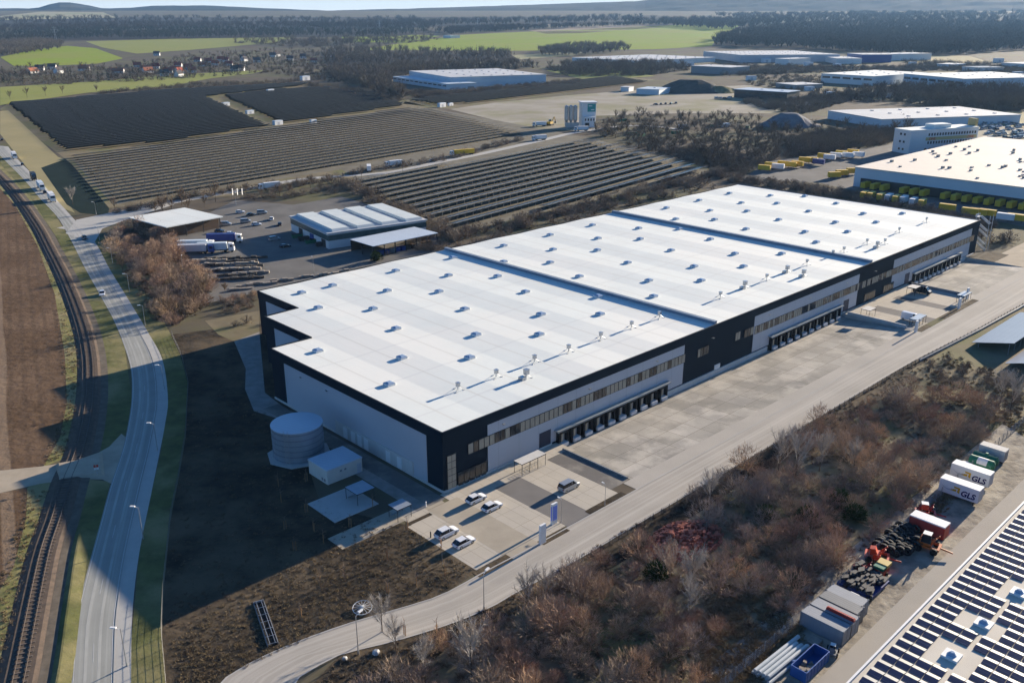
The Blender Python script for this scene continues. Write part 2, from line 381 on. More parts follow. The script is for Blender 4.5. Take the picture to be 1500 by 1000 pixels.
patch("straw_verge", [(0, 163), (12, 162), (85, 230), (100, 236), (62, 247), (110, 312), (84, 302), (0, 196)], .020, M_straw)
patch("dark_turf", [(60, 246), (96, 233), (104, 240), (160, 305), (158, 316), (118, 312), (98, 300)], .028, M_dark)
patch("storage_yard", [(225, 330), (300, 315), (345, 293), (430, 300), (500, 288), (540, 300), (640, 345), (640, 368), (480, 412), (378, 428), (300, 445), (285, 400), (265, 370)], .020, M_yard2)
patch("depot_yard", [(1085, 262), (1130, 236), (1290, 214), (1340, 202), (1500, 170), (1640, 160), (1640, 360), (1430, 318), (1200, 268)], .016, M_yard2)
patch("hardstanding", [(650, 158), (830, 140), (960, 130), (1100, 125), (1215, 150), (1130, 166), (1000, 166), (870, 170), (850, 192), (770, 187)], .012, M_pale)
patch("hardstanding", [(1360, 180), (1440, 170), (1500, 178), (1500, 215), (1430, 210)], .020, M_pale)
patch("gravel_lane", [(343, 500), (380, 486), (388, 575), (420, 600), (430, 612), (404, 612), (372, 602), (359, 570), (360, 540)], .030, M_gravel)
patch("gravel_apron", [(300, 470), (380, 455), (380, 486), (343, 500), (320, 490)], .028, M_dry)
# --- main road, bike path, side track, railway
EL = smooth([g(*p) for p in [(95, 1060), (104, 1000), (110, 912), (126, 843), (146, 769), (162, 710), (179, 660), (188, 620), (193, 583), (192, 543), (183, 510), (167, 470), (147, 433), (123, 390), (104, 352), (84, 318), (58, 290), (34, 262), (8, 236), (-16, 212)]], 8)
ER = smooth([g(*p) for p in [(191, 1060), (192, 1000), (194, 898), (204, 810), (222, 721), (234, 662), (242, 620), (246, 583), (238, 527), (217, 487), (187, 437), (160, 393), (140, 356), (112, 325), (84, 294), (58, 265), (30, 238), (12, 215)]], 8)
EL = resample(EL, 150); ER = resample(ER, 150)
ribbon("road", EL, ER, 0, .72, .034, M_asph); ribbon("bike_path", EL, ER, .73, 1.0, .042, M_bike); ribbon("kerb_strip", EL, ER, .715, .735, .10, M_kerb)
mk = ribbon("", EL, ER, .03, .040, .046, None, MB()); ribbon("", EL, ER, .668, .678, .046, None, mk)
M_wear = mat("polished wheel track", (.43, .425, .385), .9, (.33, .325, .295), .12, 1.3, detail=8)
ribbon("wheel_tracks", EL, ER, .20, .255, .040, M_wear); ribbon("wheel_tracks", EL, ER, .43, .485, .040, M_wear); ribbon("", EL, ER, .35, .358, .046, None, mk, (1, 4))
struct("road_markings", mk, M_white)
patch("farm_track", [(-200, 700), (0, 689), (60, 683), (105, 676), (140, 665), (160, 654), (178, 635), (184, 640), (178, 664), (163, 708), (150, 702), (112, 701), (60, 708), (0, 722), (-200, 746)], .030, M_track)
b = MB(); q_ = [g(*p) for p in [(82, 680), (112, 675), (150, 662), (154, 698), (112, 701), (84, 706)]]; b.prism([tuple(p[:2]) for p in q_], .0, .50, taper=.86); struct("level_crossing", b, M_track)
RC = resample(smooth([g(*p) for p in [(10, 1060), (27, 1000), (46, 905), (66, 810), (83, 758), (99, 704), (116, 662), (128, 607), (132, 563), (130, 517), (119, 470), (97, 413), (72, 363), (54, 330), (20, 282), (-14, 246), (-60, 205)]], 8), 260)
def sweep(name, P, prof, mats, mb=None):
    b = mb or MB(); i0 = len(b.v); n = len(prof); lanes = [offset(P, d) for d, z in prof]
    for k in range(len(P)):
        for j in range(n): b.v.append((lanes[j][k].x, lanes[j][k].y, prof[j][1]))
        if k:
            for j in range(n - 1):
                a = i0 + (k - 1) * n + j; b.f.append((a, a + n, a + n + 1, a + 1)); b.m.append(0)
    return b if mb is not None else struct(name, b, mats)
M_ball = mat("railway ballast", (.145, .11, .085), .95, (.09, .072, .058), .9, 1.4, detail=8)
M_gravel2 = mat("trackside gravel", (.16, .135, .105), .95, (.10, .085, .068), .5, 1.4, detail=8)
sweep("trackside_path", RC, [(-4.3, .03), (-2.6, .10)], M_gravel2); sweep("grass_bank", RC[:20], [(-4.3, .03), (-5.1, .36), (-5.4, .36), (-7.2, .03)][::-1], M_grass)
sweep("railway_embankment", RC, [(3.2, .02), (1.9, .32), (-1.9, .32), (-2.7, .06)], M_ball)
M_rail = mat("rusty rail steel", (.075, .058, .048), .6, (.055, .044, .038), 1.0)
M_slp = mat("concrete sleeper", (.175, .14, .115), .9, (.12, .10, .085), .7)
b = MB(); RS = resample(RC, 620)
for k in range(1, len(RS) - 1):
    t = (RS[k + 1] - RS[k - 1]).normalized(); n_ = Vector((-t.y, t.x, 0)); p = RS[k]
    b.prism([tuple((p + n_ * a + t * c)[:2]) for a, c in ((-1.3, -.14), (1.3, -.14), (1.3, .14), (-1.3, .14))], .31, .39, bottom=False)
struct("railway_sleepers", b, M_slp)
b = MB()
for d in (-.75, .75): sweep("", RC, [(d + .07, .39), (d + .05, .53), (d - .05, .53), (d - .07, .39)], None, b)
struct("railway_rails", b, M_rail)
# --- solar road
SRC = resample(smooth([g(*p) for p in [(90, 335), (150, 322), (240, 299), (345, 280), (450, 262), (567, 253), (640, 238), (697, 227), (783, 208), (850, 193), (930, 184), (1000, 190)]], 8), 90)
ribbon("solar_road", offset(SRC, 3.4), offset(SRC, -3.4), 0, 1, .032, M_bike)
patch("road_junction", [(96, 342), (112, 322), (150, 314), (250, 293), (255, 300), (190, 320), (150, 335), (138, 356)], .036, M_bike)
# --- access road and yards (building frame)
def rect(name, u0, u1, v0, v1, z, m, z2=None):
    b = MB(); z2 = z if z2 is None else z2
    b.v = [tuple(uv(u0, v0, z)), tuple(uv(u1, v0, z)), tuple(uv(u1, v1, z2)), tuple(uv(u0, v1, z2))]; b.f = [(0, 1, 2, 3)]; b.m = [0]
    return struct(name, b, m)
AL = [g(*p) for p in [(300, 1040), (326, 997), (400, 955), (500, 917), (580, 893), (646, 872), (704, 841), (734, 825)]] + [uv(u, -26) for u in (0, 20, 60, 100, 140, 180, 215, 250, 275, 300, 340)]
AR = [g(*p) for p in [(410, 1040), (432, 997), (465, 975), (500, 958), (580, 938), (663, 912), (720, 888), (751, 870)]] + [uv(u, -34.2) for u in (2, 22, 60, 100, 140)] + [uv(180, -36.2), uv(215, -37), uv(250, -37), uv(275, -37), uv(300, -37), uv(340, -38)]
AL = resample(smooth(AL, 6), 120); AR = resample(smooth(AR, 6), 120)
ribbon("access_road", AL, AR, 0, 1, .034, M_access)
kb = ribbon("", AL, AR, -.02, .012, .09, None, MB()); ribbon("", AL, AR, .99, 1.02, .09, None, kb); struct("kerb", kb, M_kerb)
rect("yard_edge", 29, 166, -26, -22.4, .036, M_access); rect("yard_edge", 212, 330, -26, -22.4, .036, M_access)
rect("yard", 31.4, 166, -22.5, .5, .03, M_yard, -1.3); rect("yard", 214, 268, -22.5, .5, .03, M_yard, -1.3)
rect("turning_area", 268, 330, -22.4, -8, .03, M_track)
b = MB()
for u0, s in ((31.4, 1), (166, -1), (214, 1), (268, -1)):
    p = [uv(u0, .5, -1.32), uv(u0, -22.5, 0), uv(u0, .5, .02)]; b.poly(p if s > 0 else p[::-1])
struct("yard_retaining_face", b, M_kerb)
Z = .03
rect("car_park", -13.0, -6.6, -24.3, -5.0, Z, M_lot); rect("car_park", .9, 8.6, -25.3, -2.2, Z, M_lot); rect("car_park", 15.6, 25.2, -24.2, -5.4, Z, M_lot)
M_drive = mat("worn pale drive", (.42, .37, .29), .9, (.33, .29, .23), .15, 1.2, detail=8)
rect("car_park_drive", -6.6, .9, -25.9, -3.0, Z + .006, M_drive); rect("car_park_drive", 8.6, 15.6, -27, -5.6, Z, M_lotdark)
rect("footpath", -1, 33, -5.6, 0, Z - .004, M_lot); rect("truck_ramp", 25.2, 31.0, -22.35, -4.4, Z + .006, M_ramp)
rect("footpath", -26, -2.2, -2.9, 2.0, .028, M_drive)
rect("footpath", -12, -6.5, -5.3, 2, .032, M_lot)
rect("fire_lane", -5.4, -1.2, -2.0, 62, .032, M_ramp); rect("footpath", -8.3, -5.4, -2.0, 27, .034, M_gravel)
for u0, u1, m in ((168, 176, M_lot), (176, 182, M_lotdark), (182, 193, M_lot), (193, 198, M_lotdark), (198, 212, M_lot)): rect("car_park", u0, u1, -23.5, -4.6, Z, m)
rect("footpath", 166, 214, -4.6, 0, Z, M_lot); rect("footpath", 166, 168, -23, -4.6, Z, M_kerb); rect("footpath", 212, 214, -23, -4.6, Z, M_kerb)
M_rough = mat("rough gravel ground", (.34, .30, .24), .95, (.17, .15, .125), .35, 1.6, c3=(.40, .36, .29), scale3=.12, detail=10, bump=.5)
rect("scrap_yard_ground", -30, 150, -78.7, -66, .018, M_rough); rect("service_road", -40, 220, -90, -78.7, .022, M_access)
for u0, u1, v0, v1 in ((-14, -6, -26.3, -24.3), (1.0, 8.0, -27, -25.4), (15.0, 26, -26, -24.3), (-13.2, -6.8, -4.9, -3.9), (166.5, 174, -25.6, -23.6), (184, 200, -25.6, -23.6), (204, 212, -25.6, -23.6), (268, 284, -11, -4)):
    rect("planting_bed", u0, u1, v0, v1, .05, M_soil)
patch("thicket_ground", [(430, 1040), (560, 1000), (660, 945), (752, 893), (800, 872), (874, 815), (1000, 740), (1117, 676), (1200, 625), (1280, 585), (1330, 575), (1390, 570), (1440, 600), (1480, 600), (1440, 640), (1300, 772), (1180, 880), (1060, 990), (1020, 1040)], .014, mat("rank dead grass", (.25, .21, .135), .95, (.15, .125, .085), .18, 1.5, c3=(.14, .14, .065), scale3=.05, detail=10, bump=.5))
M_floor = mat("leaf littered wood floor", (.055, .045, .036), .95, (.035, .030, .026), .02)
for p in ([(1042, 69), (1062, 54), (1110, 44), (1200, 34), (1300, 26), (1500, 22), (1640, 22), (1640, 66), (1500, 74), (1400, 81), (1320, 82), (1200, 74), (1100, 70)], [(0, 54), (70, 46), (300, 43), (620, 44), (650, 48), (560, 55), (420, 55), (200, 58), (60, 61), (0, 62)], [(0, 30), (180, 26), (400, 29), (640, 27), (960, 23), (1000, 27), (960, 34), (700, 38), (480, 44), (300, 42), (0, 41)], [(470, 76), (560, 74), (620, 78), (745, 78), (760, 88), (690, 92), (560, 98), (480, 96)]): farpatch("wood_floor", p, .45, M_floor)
def slabthing(nm, u0, u1, v0, v1, z, m):
    b = MB().prism([tuple(uv(*q)[:2]) for q in ((u0, v0), (u1, v0), (u1, v1), (u0, v1))], 0, z); struct(nm, b, m)
M_conc = mat("smooth concrete", (.48, .46, .43), .85, (.40, .385, .36), .4, detail=7)
slabthing("paved_pad", -22, -11.9, 5.6, 15.2, .14, M_conc)
# ------------------------------------------------------------------ the long warehouse
M_anth = mat("anthracite cladding", (.007, .017, .029), .7, (.005, .013, .023), .15, spec=.12)
M_lgrey = mat("light grey cladding", (.44, .46, .50), .55, (.40, .42, .46), .08, spec=.4)
lines(M_lgrey, 6.0, 0, (.33, .35, .38), .6, 0, .004, soft=.3)
M_roof = mat("white roof membrane", (.71, .735, .69), .75, (.64, .665, .63), .07, 1.2, c3=(.73, .725, .67), scale3=.02, detail=8)
lines(M_roof, 1.97, 0, (.60, .605, .58), .30, 0, .02); lines(M_roof, 18.6, 0, (.56, .56, .54), .35, .0, .005, axis='Y'); lines(M_roof, 11.8, 0, (.56, .55, .50), .5, .12, .010)
M_glass = mat("window glass", (.02, .025, .03), .12, (.05, .045, .04), .35, spec=.7)
M_blind = mat("window blind", (.42, .36, .27), .6, (.30, .26, .20), .6)
M_frame = mat("dark window frame", (.03, .032, .035), .5)
M_whitep = mat("white painted metal", (.72, .72, .71), .5, (.64, .64, .63), 1.0)
M_black = mat("black rubber", (.012, .012, .013), .8)
M_gal = mat("galvanised steel", (.50, .51, .52), .38, (.36, .37, .38), .8, metal=.75)
M_steel = mat("grey painted steel", (.24, .25, .26), .5, (.19, .20, .21), 1.0)
M_dome = mat("acrylic dome", (.30, .38, .50), .18, (.24, .32, .44), 1.0, spec=.7)
M_plinth = mat("plinth concrete", (.55, .54, .52), .85, (.46, .45, .43), .5)
HR = 13.3
wh = thing("warehouse", "very long new warehouse with white roof and anthracite and grey cladding", "warehouse", C0, ANG)
FP = [(0, 0), (278, 0), (278, 111.5), (22, 111.5), (22, 89), (11.5, 89), (11.5, 65.5), (0, 65.5)]
b = MB(); b.prism(FP, -1.4, HR - .25, 0)
n = len(FP)
for k in range(n):                              # parapet rim, slightly proud
    (x0, y0), (x1, y1) = FP[k], FP[(k + 1) % n]; dx, dy = x1 - x0, y1 - y0; l = math.hypot(dx, dy); nx, ny = dy / l * .18, -dx / l * .18
    b.prism([(x0 + nx, y0 + ny), (x1 + nx, y1 + ny), (x1 - nx, y1 - ny), (x0 - nx, y0 - ny)], HR - 2.1, HR + .12, 0)
part("walls", b, M_anth, wh)
# roof: long shallow folds, ridge and valley every 11.8 m
b = MB(); st = 5.9
def roofz(u): return HR - .18 + .19 * abs(((u / 23.6) % 1) * 2 - 1)
for v0, v1, ua in ((.2, 65.3, .2), (65.3, 88.8, 11.7), (88.8, 111.3, 22.2)):
    us = [ua] + [q * 11.8 for q in range(24) if ua + .5 < q * 11.8 < 277] + [277.8]
    for a, c in zip(us, us[1:]): b.poly([(a, v0, roofz(a)), (c, v0, roofz(c)), (c, v1, roofz(c)), (a, v1, roofz(a))])
part("roof", b, M_roof, wh)
M_cap = mat("blue grey fire wall cap", (.20, .25, .31), .5, (.17, .21, .27), .4)
for u in (94, 184):
    b = MB(); b.box(u - .5, u + .5, .3, 111.2, HR - .6, HR + .75, 0); b.box(u - .62, u + .62, .25, 111.3, HR + .75, HR + .85, 0); part("fire_wall", b, M_cap, wh)
def cladding(v, side, u0, u1, z0, z1):
    b = MB()
    if side == 'F': b.box(u0, u1, -.10, .02, z0, z1)
    else: b.box(v - .10, v + .02, u0, u1, z0, z1)
    part("cladding_panel", b, M_lgrey, wh)
for u0, u1, z0 in ((12, 80, .5), (113, 175.5, .5), (201, 270.5, .5)): cladding(0, 'F', u0, u1, z0, 11.3)
cladding(0, 'S', 5, 59.5, .5, 11.2); cladding(11.5, 'S', 68, 84, .5, 11.2); cladding(22, 'S', 91, 107, .5, 11.2)
b = MB(); b.box(-.22, .0, 0, 65.5, 0, .5); b.box(0, 31.2, -.22, 0, -1.3, .45); part("plinth", b, M_plinth, wh)
b = MB(); b.box(-.32, -.04, 9.5, 38, .4, 3.4); part("annex_panel", b, M_plinth, wh)
for v in (34, 31, 28.5, 26, 18, 14): b = MB(); b.box(-.42, -.30, v - .75, v + .75, .3, 2.9); part("door", b, M_whitep, wh)
for u0, u1 in ((73.5, 121), (164.5, 168), (262, 276)): b = MB(); b.box(u0, u1, -.35, 0, -1.3, .25); part("plinth", b, M_plinth, wh)
def window(u0, u1, z0, z1, k=3):
    o = MB(); o.box(u0, u1, -.14, -.06, z0, z1, 0)
    w_ = (u1 - u0) / k
    for i in range(k):
        a, c = u0 + w_ * i, u0 + w_ * (i + 1)
        o.box(a + .12, c - .12, -.19, -.12, z0 + .12, z1 - .12, 1 if rnd.random() < .45 else 2)
    part("window", o, [M_frame, M_glass, M_blind], wh)
for u in np.arange(6.5, 79, 2.96): window(u, u + 2.9, 6.3, 8.7, 2)
window(86, 88.4, 6.0, 8.4, 2); window(88.5, 91, 6.0, 8.4, 2); window(103.6, 106, 6.2, 8.6, 2); window(108, 112.8, 6, 8.4, 3)
for u in np.arange(113.4, 271, 4.72): window(u, u + 4.66, 5.7, 8.1, 4)
b = MB(); b.box(.9, 3.3, -.16, 0, .2, 8.0, 0)
for i in range(2):
    for j in range(5): b.box(1.05 + i * 1.1, 2.05 + i * 1.1, -.22, -.15, .45 + j * 1.5, 1.8 + j * 1.5, 1)
part("stairwell_window", b, [M_frame, M_blind], wh)
for ua in (3.6, 181, 195):
    b = MB(); b.box(ua, ua + 8, -.2, 0, 0, 3.2, 0)
    for i in range(5): b.box(ua + .15 + i * 1.55, ua + 1.5 + i * 1.55, -.26, -.18, .2, 3.0, 1)
    part("entrance_glazing", b, [M_frame, M_glass], wh)
M_dockd = mat("dock door grey", (.35, .36, .35), .6, (.28, .29, .28), .6)
M_lev = mat("leveller pale steel", (.62, .63, .64), .5, (.5, .5, .5), .8)
def docks(u0, u1, n):
    st = (u1 - u0) / n
    for k in range(n):
        u = u0 + st * (k + .5); b = MB(); h = st * .40
        b.box(u - h, u - h + .55, -1.0, .0, -1.25, 2.95, 0); b.box(u + h - .55, u + h, -1.0, .0, -1.25, 2.95, 0); b.box(u - h + .55, u + h - .55, -1.0, 0, 2.1, 2.95, 0)
        b.box(u - h + .55, u + h - .55, -.16, -.02, -.1, 2.1, 1)
        b.box(u - .75, u - .25, -.95, -.16, .2, 2.1, 2)
        part("dock_door", b, [M_black, M_dockd, M_blind], wh)
        b = MB(); b.box(u - 1.1, u + 1.1, -1.5, 0, -.95, -.12, 0); part("dock_leveller", b, M_lev, wh)
    b = MB(); b.box(u0 - .3, u1 + .3, -1.35, 0, 3.05, 3.3, 0); b.box(u0 - .3, u1 + .3, -1.42, -1.35, 2.95, 3.38, 0); part("dock_canopy", b, M_dockd, wh)
    b = MB(); b.box(u0, u1, -.06, .02, -1.35, 3.0); part("dock_backing", b, M_black, wh)
docks(32.2, 73, 10); docks(121.5, 164, 10); docks(218, 261, 11)
M_door = mat("dark blue gate", (.02, .03, .06), .5)
for u in (27.2, 166.5, 212): b = MB(); b.box(u, u + 3.6, -.16, 0, 0, 4.0); part("roller_door", b, M_door, wh)
b = MB(); b.box(94.5, 97, -.2, .0, -1.3, 1.6); part("door", b, M_whitep, wh)
for u in (16, 43, 68, 92, 120, 143, 166, 186, 210, 232, 255):
    b = MB(); b.tube((u, 0, 10), (u, -.7, 10.2), .05, 5); b.box(u - .25, u + .25, -.95, -.45, 10.12, 10.28); part("wall_lamp", b, M_gal, wh)
for u in (41, 52): b = MB(); b.box(-.4, -.05, u - .3, u + .3, 9.6, 9.8); part("wall_lamp", b, M_steel, wh)
# skylight domes
def dome_mesh():
    b = MB(); b.box(-1.0, 1.0, -1.0, 1.0, -.35, .42, 0)
    b.prism([(-.98, -.98), (.98, -.98), (.98, .98), (-.98, .98)], .42, .62, 1, taper=.85); b.prism([(-.83, -.83), (.83, -.83), (.83, .83), (-.83, .83)], .62, .76, 1, taper=.55)
    return b.mesh("skylight", [M_whitep, M_dome])
dm = dome_mesh(); st = 23.7
for v, off, k0 in ((27, 7.3, 0), (38, 19.2, 0), (56, 7.4, 0), (74, 13, 1), (85, 26, 0), (101, 17.5 + 23.7, 0), (101, 30.5, 0)):
    for k in range(k0, 12):
        u = off + st * k
        if v == 101 and off == 30.5 and k: break
        if u < 276 and min(abs(u - 94), abs(u - 184)) > 2.2: link("skylight", dm, wh, (u, v, roofz(u)))
b = MB()
# roof exhausts on tripods along the front
def vent_mesh(big):
    b = MB(); r = 1.25
    for k in range(3):
        a = R(90 + 120 * k); b.tube((r * math.cos(a), r * math.sin(a), .05), (0, 0, 1.3), .05, 5); b.box(r * math.cos(a) - .2, r * math.cos(a) + .2, r * math.sin(a) - .2, r * math.sin(a) + .2, -.05, .1)
    b.tube((0, 0, .1), (0, 0, 1.3), .09, 6); s = .5 if big else .36
    b.box(-s, s, -s, s, 1.2, 2.6 if big else 2.2, 0); b.box(-s - .08, s + .08, -s - .08, s + .08, 2.6 if big else 2.2, 2.75 if big else 2.35)
    if big: b.box(-1.9, -.6, -.7, .7, 0, .9); b.tube((-.6, 0, .5), (0, 0, .8), .15, 6)
    return b.mesh("roof_vent", M_gal)
vm = [vent_mesh(0), vent_mesh(1)]
for px, py, bg_ in ((671, 571, 0), (727, 552, 0), (771, 553, 1), (783, 530, 0), (833, 515, 0), (880, 496, 0), (925, 480, 0), (966, 465, 0), (1055, 436, 0), (1091, 421, 1), (1123, 410, 0), (1153, 398, 1), (1177, 404, 1), (1182, 388, 0), (1220, 374, 0), (1236, 369, 0), (1270, 357, 0), (1285, 362, 1), (1296, 357, 0), (1317, 340, 0), (1357, 325, 0)):
    q = g(px, py, HR); u, v = touv(q); link("roof_vent", vm[bg_], wh, (u, v, roofz(u))).scale = (1.0, 1.0, .8)
# ------------------------------------------------------------------ things round the warehouse
M_tank = mat("grey blue tank steel", (.40, .45, .50), .42, (.30, .35, .40), .3, metal=.5); lines(M_tank, 1.25, 0, (.20, .23, .27), .7, 0, .16, axis='Z')
M_tankr = mat("tank roof sheet", (.50, .56, .62), .5, (.45, .51, .57), .3); lines(M_tankr, .9, R(20), (.42, .47, .52), .6, 0, .1)
tk = thing("water_tank", "round steel sprinkler water tank on a pale concrete base beside the warehouse", "tank", uv(-11.8, 34.9), ANG)
b = MB(); b.cyl(0, 0, 0, 7.4, 5.4, 40)
for z in (.9, 1.8, 2.7, 3.6, 4.5, 5.4, 6.3): b.cyl(0, 0, z, z + .1, 5.5, 40)
for k in range(16): a = 2 * math.pi * k / 16; b.tube((5.44 * math.cos(a), 5.44 * math.sin(a), .2), (5.44 * math.cos(a), 5.44 * math.sin(a), 7.4), .08, 4)
part("tank_wall", b, M_tank, tk)
b = MB(); b.cyl(0, 0, 7.4, 7.55, 5.55, 40); b.cyl(0, 0, 7.55, 8.05, 5.5, 40, r1=.6); part("tank_roof", b, M_tankr, tk)
b = MB(); b.cyl(0, 0, -.1, .22, 7.0, 8); part("base_slab", b, M_conc, tk)
b = MB()
for s in (-.28, .28): b.tube((-4.6 + s, -3.2 - s, .2), (-4.6 + s, -3.2 - s, 8.1), .05, 5)
for k in range(18): b.tube((-4.88, -2.92, .6 + .4 * k), (-4.32, -3.48, .6 + .4 * k), .03, 4)
part("ladder", b, M_gal, tk)
ph = thing("pump_house", "white flat roofed pump house box beside the round water tank", "hut", uv(-14.9, 18.9), ANG)
M_cream = mat("cream render", (.60, .58, .53), .85, (.52, .50, .46), .5)
b = MB(); b.box(0, 8.5, 0, 7.0, 0, 3.1); part("wall", b, M_cream, ph)
b = MB(); b.box(-.1, 8.6, -.1, 7.1, 3.1, 3.35); part("roof", b, M_tankr, ph)
for x0, x1, y0, y1, z0, z1 in ((-.06, 0, .8, 1.3, .4, 1.0), (-.06, 0, 1.7, 2.2, .4, 1.0), (3.0, 3.5, -.06, 0, 1.9, 2.3), (4.1, 4.6, -.06, 0, 1.9, 2.3)):
    b = MB(); b.box(x0, x1, y0, y1, z0, z1); part("air_vent", b, M_steel, ph)
b = MB(); b.box(7.2, 8.2, -.07, 0, .05, 2.2); part("door", b, M_lgrey, ph)
def shelter(label, u, v, lu, lv, h=2.5, light=False, bench=True):
    t = thing("shelter", label, "shelter", uv(u, v), ANG)
    b = MB(); b.box(0, lu, 0, lv, h, h + .18, 0, 1); part("canopy", b, [M_frame, M_plinth if light else M_tank], t)
    for x in ([.12, lu - .12] if lu < 5 else [.12, lu / 3, 2 * lu / 3, lu - .12]):
        for y in (.12, lv - .12): b = MB(); b.tube((x, y, 0), (x, y, h), .06, 6); part("post", b, M_frame, t)
    if bench:
        b = MB(); b.box(.4, lu - .4, lv - .55, lv - .2, .35, .45); part("bench", b, M_steel, t)
    else:
        for x in np.arange(.8, lu - .4, .9):
            b = MB(); b.tube((x, .5, 0), (x, .5, .8), .03, 5); b.tube((x, .5, .8), (x, 1.6, .8), .03, 5); b.tube((x, 1.6, 0), (x, 1.6, .8), .03, 5); part("bike_hoop", b, M_gal, t)
    return t
shelter("dark framed smoking shelter standing on the blue grey concrete pad", -15.5, 7.5, 4.2, 4.2)
shelter("small dark shelter at the end of the footpath, half in sunlight", -13.4, -2.6, 3.4, 3.0)
shelter("long bike shelter with white roof beside the dark truck ramp", 16.1, -6.0, 7.2, 2.5, 2.6, True, False)
shelter("white roofed bike shelter beside the second dark blue roller door", 166.5, -9.0, 4.4, 3.0, 2.6, True, False)
shelter("white roofed bike shelter behind the parked black van", 201.0, -8.6, 4.4, 3.0, 2.6, True, False)
shelter("grey flat shelter beside the white van at the kerb", 168.6, -23.0, 7, 2.4, 2.4, False, False)
shelter("grey flat shelter between the two far white pylons", 204.5, -23.3, 6.5, 2.4, 2.4, False, False)
def wall_thing(nm, label, cat, P, h, t_, m, z=0):
    b = MB()
    for a, c in zip(P, P[1:]):
        a, c = Vector(a), Vector(c); d = (c - a); l = d.length; nn = Vector((-d.y, d.x, 0)) / l * t_ / 2
        b.prism([tuple((a + nn)[:2]), tuple((c + nn)[:2]), tuple((c - nn)[:2]), tuple((a - nn)[:2])], z, z + h)
    return solo(nm, b, m, label, cat)
wall_thing("parapet_wall", "low dark parapet wall between truck ramp and loading yard", "wall", [uv(31.2, -3.5), uv(31.2, -21.8)], .38, .35, M_steel)
wall_thing("parapet_wall", "low pale parapet wall at the far end of the first loading yard", "wall", [uv(166.2, -2), uv(166.2, -21)], 1.0, .35, M_plinth)
wall_thing("parapet_wall", "low dark parapet wall before the second loading yard", "wall", [uv(213.8, -2), uv(213.8, -21)], 1.0, .35, M_steel)
M_blue = mat("blue sign face", (.16, .22, .62), .5, (.2, .27, .7), 1.0)
def pylon(label, u, v, blue=False, h=3.6):
    t = thing("sign_pylon", label, "sign", uv(u, v), ANG)
    b = MB(); b.box(-.7, .7, -.22, .22, .1, h); part("sign_board", b, M_whitep, t); b = MB(); b.box(-.8, .8, -.3, .3, 0, .1); part("foot", b, M_conc, t)
    if blue: b = MB(); b.box(-.55, .55, -.25, -.22, .9, h - .5); b.box(-.73, -.70, -.16, .16, .9, h - .5); part("printed_face", b, M_blue, t)
pylon("plain white sign pylon at the near car park entrance", 1.3, -26.3, h=3.9)
pylon("white sign pylon with blue face beside the grey drive", 7.6, -23.2, True, 4.4)
pylon("white sign pylon next to the parked white van", 164.9, -24.4)
pylon("white sign pylon at the end of the middle car park, before the far shelter", 197.9, -24.4)
pylon("farthest white sign pylon, behind the far grey shelter", 210.5, -22.2, h=4)
# spiral-looking stair tower at the far end
M_stair = mat("bright galvanised steel", (.58, .58, .58), .5, (.45, .45, .45), .8)
stt = thing("stair_tower", "galvanised zigzag escape stair tower at the far end of the warehouse", "stairs", uv(284.0, 0.5), ANG)
b = MB()
for x in (-1.8, 1.8):
    for y in (-2.6, 2.6): b.tube((x, y, 0), (x, y, 14.6), .1, 6)
part("frame", b, M_stair, stt)
for k in range(5):
    b = MB(); z = 2.7 * k; s = 1 if k % 2 else -1
    for q in range(9): b.box(-1.7 if s > 0 else .1, -.1 if s > 0 else 1.7, -1.9 + q * .42, -1.5 + q * .42, z + .3 * q + .08, z + .3 * q + .17)
    for xx in ((-1.75, -.1) if s > 0 else (.1, 1.75)):
        b.extr([(xx - .03, z), (xx + .03, z), (xx + .03, z + 1.1), (xx - .03, z + 1.1)], -2.4, -2.35); b.poly([(xx, -2.0, z + .1), (xx, 1.9, z + 2.75), (xx, 1.9, z + 3.15), (xx, -2.0, z + .5)]); b.poly([(xx + .02, -2.0, z + .1), (xx + .02, -2.0, z + .5), (xx + .02, 1.9, z + 3.15), (xx + .02, 1.9, z + 2.75)])
    part("stair_flight", b, M_stair, stt)
    b = MB(); b.box(-1.9, 1.9, 1.9, 3.0, z + 2.6, z + 2.72); b.box(-1.9, 1.9, 2.94, 3.0, z + 2.72, z + 3.7); part("landing", b, M_stair, stt)
# fences
def fence(label, P, h, m, spacing=2.5, mesh=True, nm="fence"):
    t = thing(nm, label, "fence", P[0]); o = P[0]; P = [p - o for p in P]
    n_ = min(99, max(2, int(sum((a - c).length for a, c in zip(P, P[1:])) / spacing))); Q = resample(P, n_)
    pm = MB().box(-.04, .04, -.04, .04, 0, h).mesh("post", m)
    for p in Q: link("post", pm, t, p)
    b = MB()
    for a, c in zip(Q, Q[1:]):
        for z in np.arange(.15, h, h / 6 if mesh else h): b.tube(a + Vector((0, 0, z)), c + Vector((0, 0, z)), .018, 3)
        d = (c - a)
        if mesh:
            for k in range(5): p = a + d * (k + .5) / 5; b.tube(p + Vector((0, 0, .1)), p + Vector((0, 0, h)), .014, 3)
    part("mesh_panels", b, m, t); return t
M_fence = mat("fence wire", (.30, .31, .31), .6, metal=.3)
M_fencep = mat("dull fence wire", (.13, .125, .11), .8)
M_fenced = mat("dark fence", (.06, .065, .07), .7)
fence("grey mesh fence between the thicket and the scrap yard", [uv(-20, -70.4), uv(120, -69.3), uv(150, -69)], 2.2, M_fence, 2.6)
fence("dark mesh fence on the outer kerb of the access road", [uv(2, -35.2), uv(100, -35.2), uv(140, -35.4), uv(180, -37.2), uv(215, -38), uv(225, -38)], 1.3, M_fenced, 2.5)
wall_thing("retaining_wall", "dark grey retaining wall under the access road, beside the dry meadow", "wall", [uv(141, -35.6), uv(180, -37.5), uv(215, -38.4), uv(300, -39)], .7, .4, M_steel)
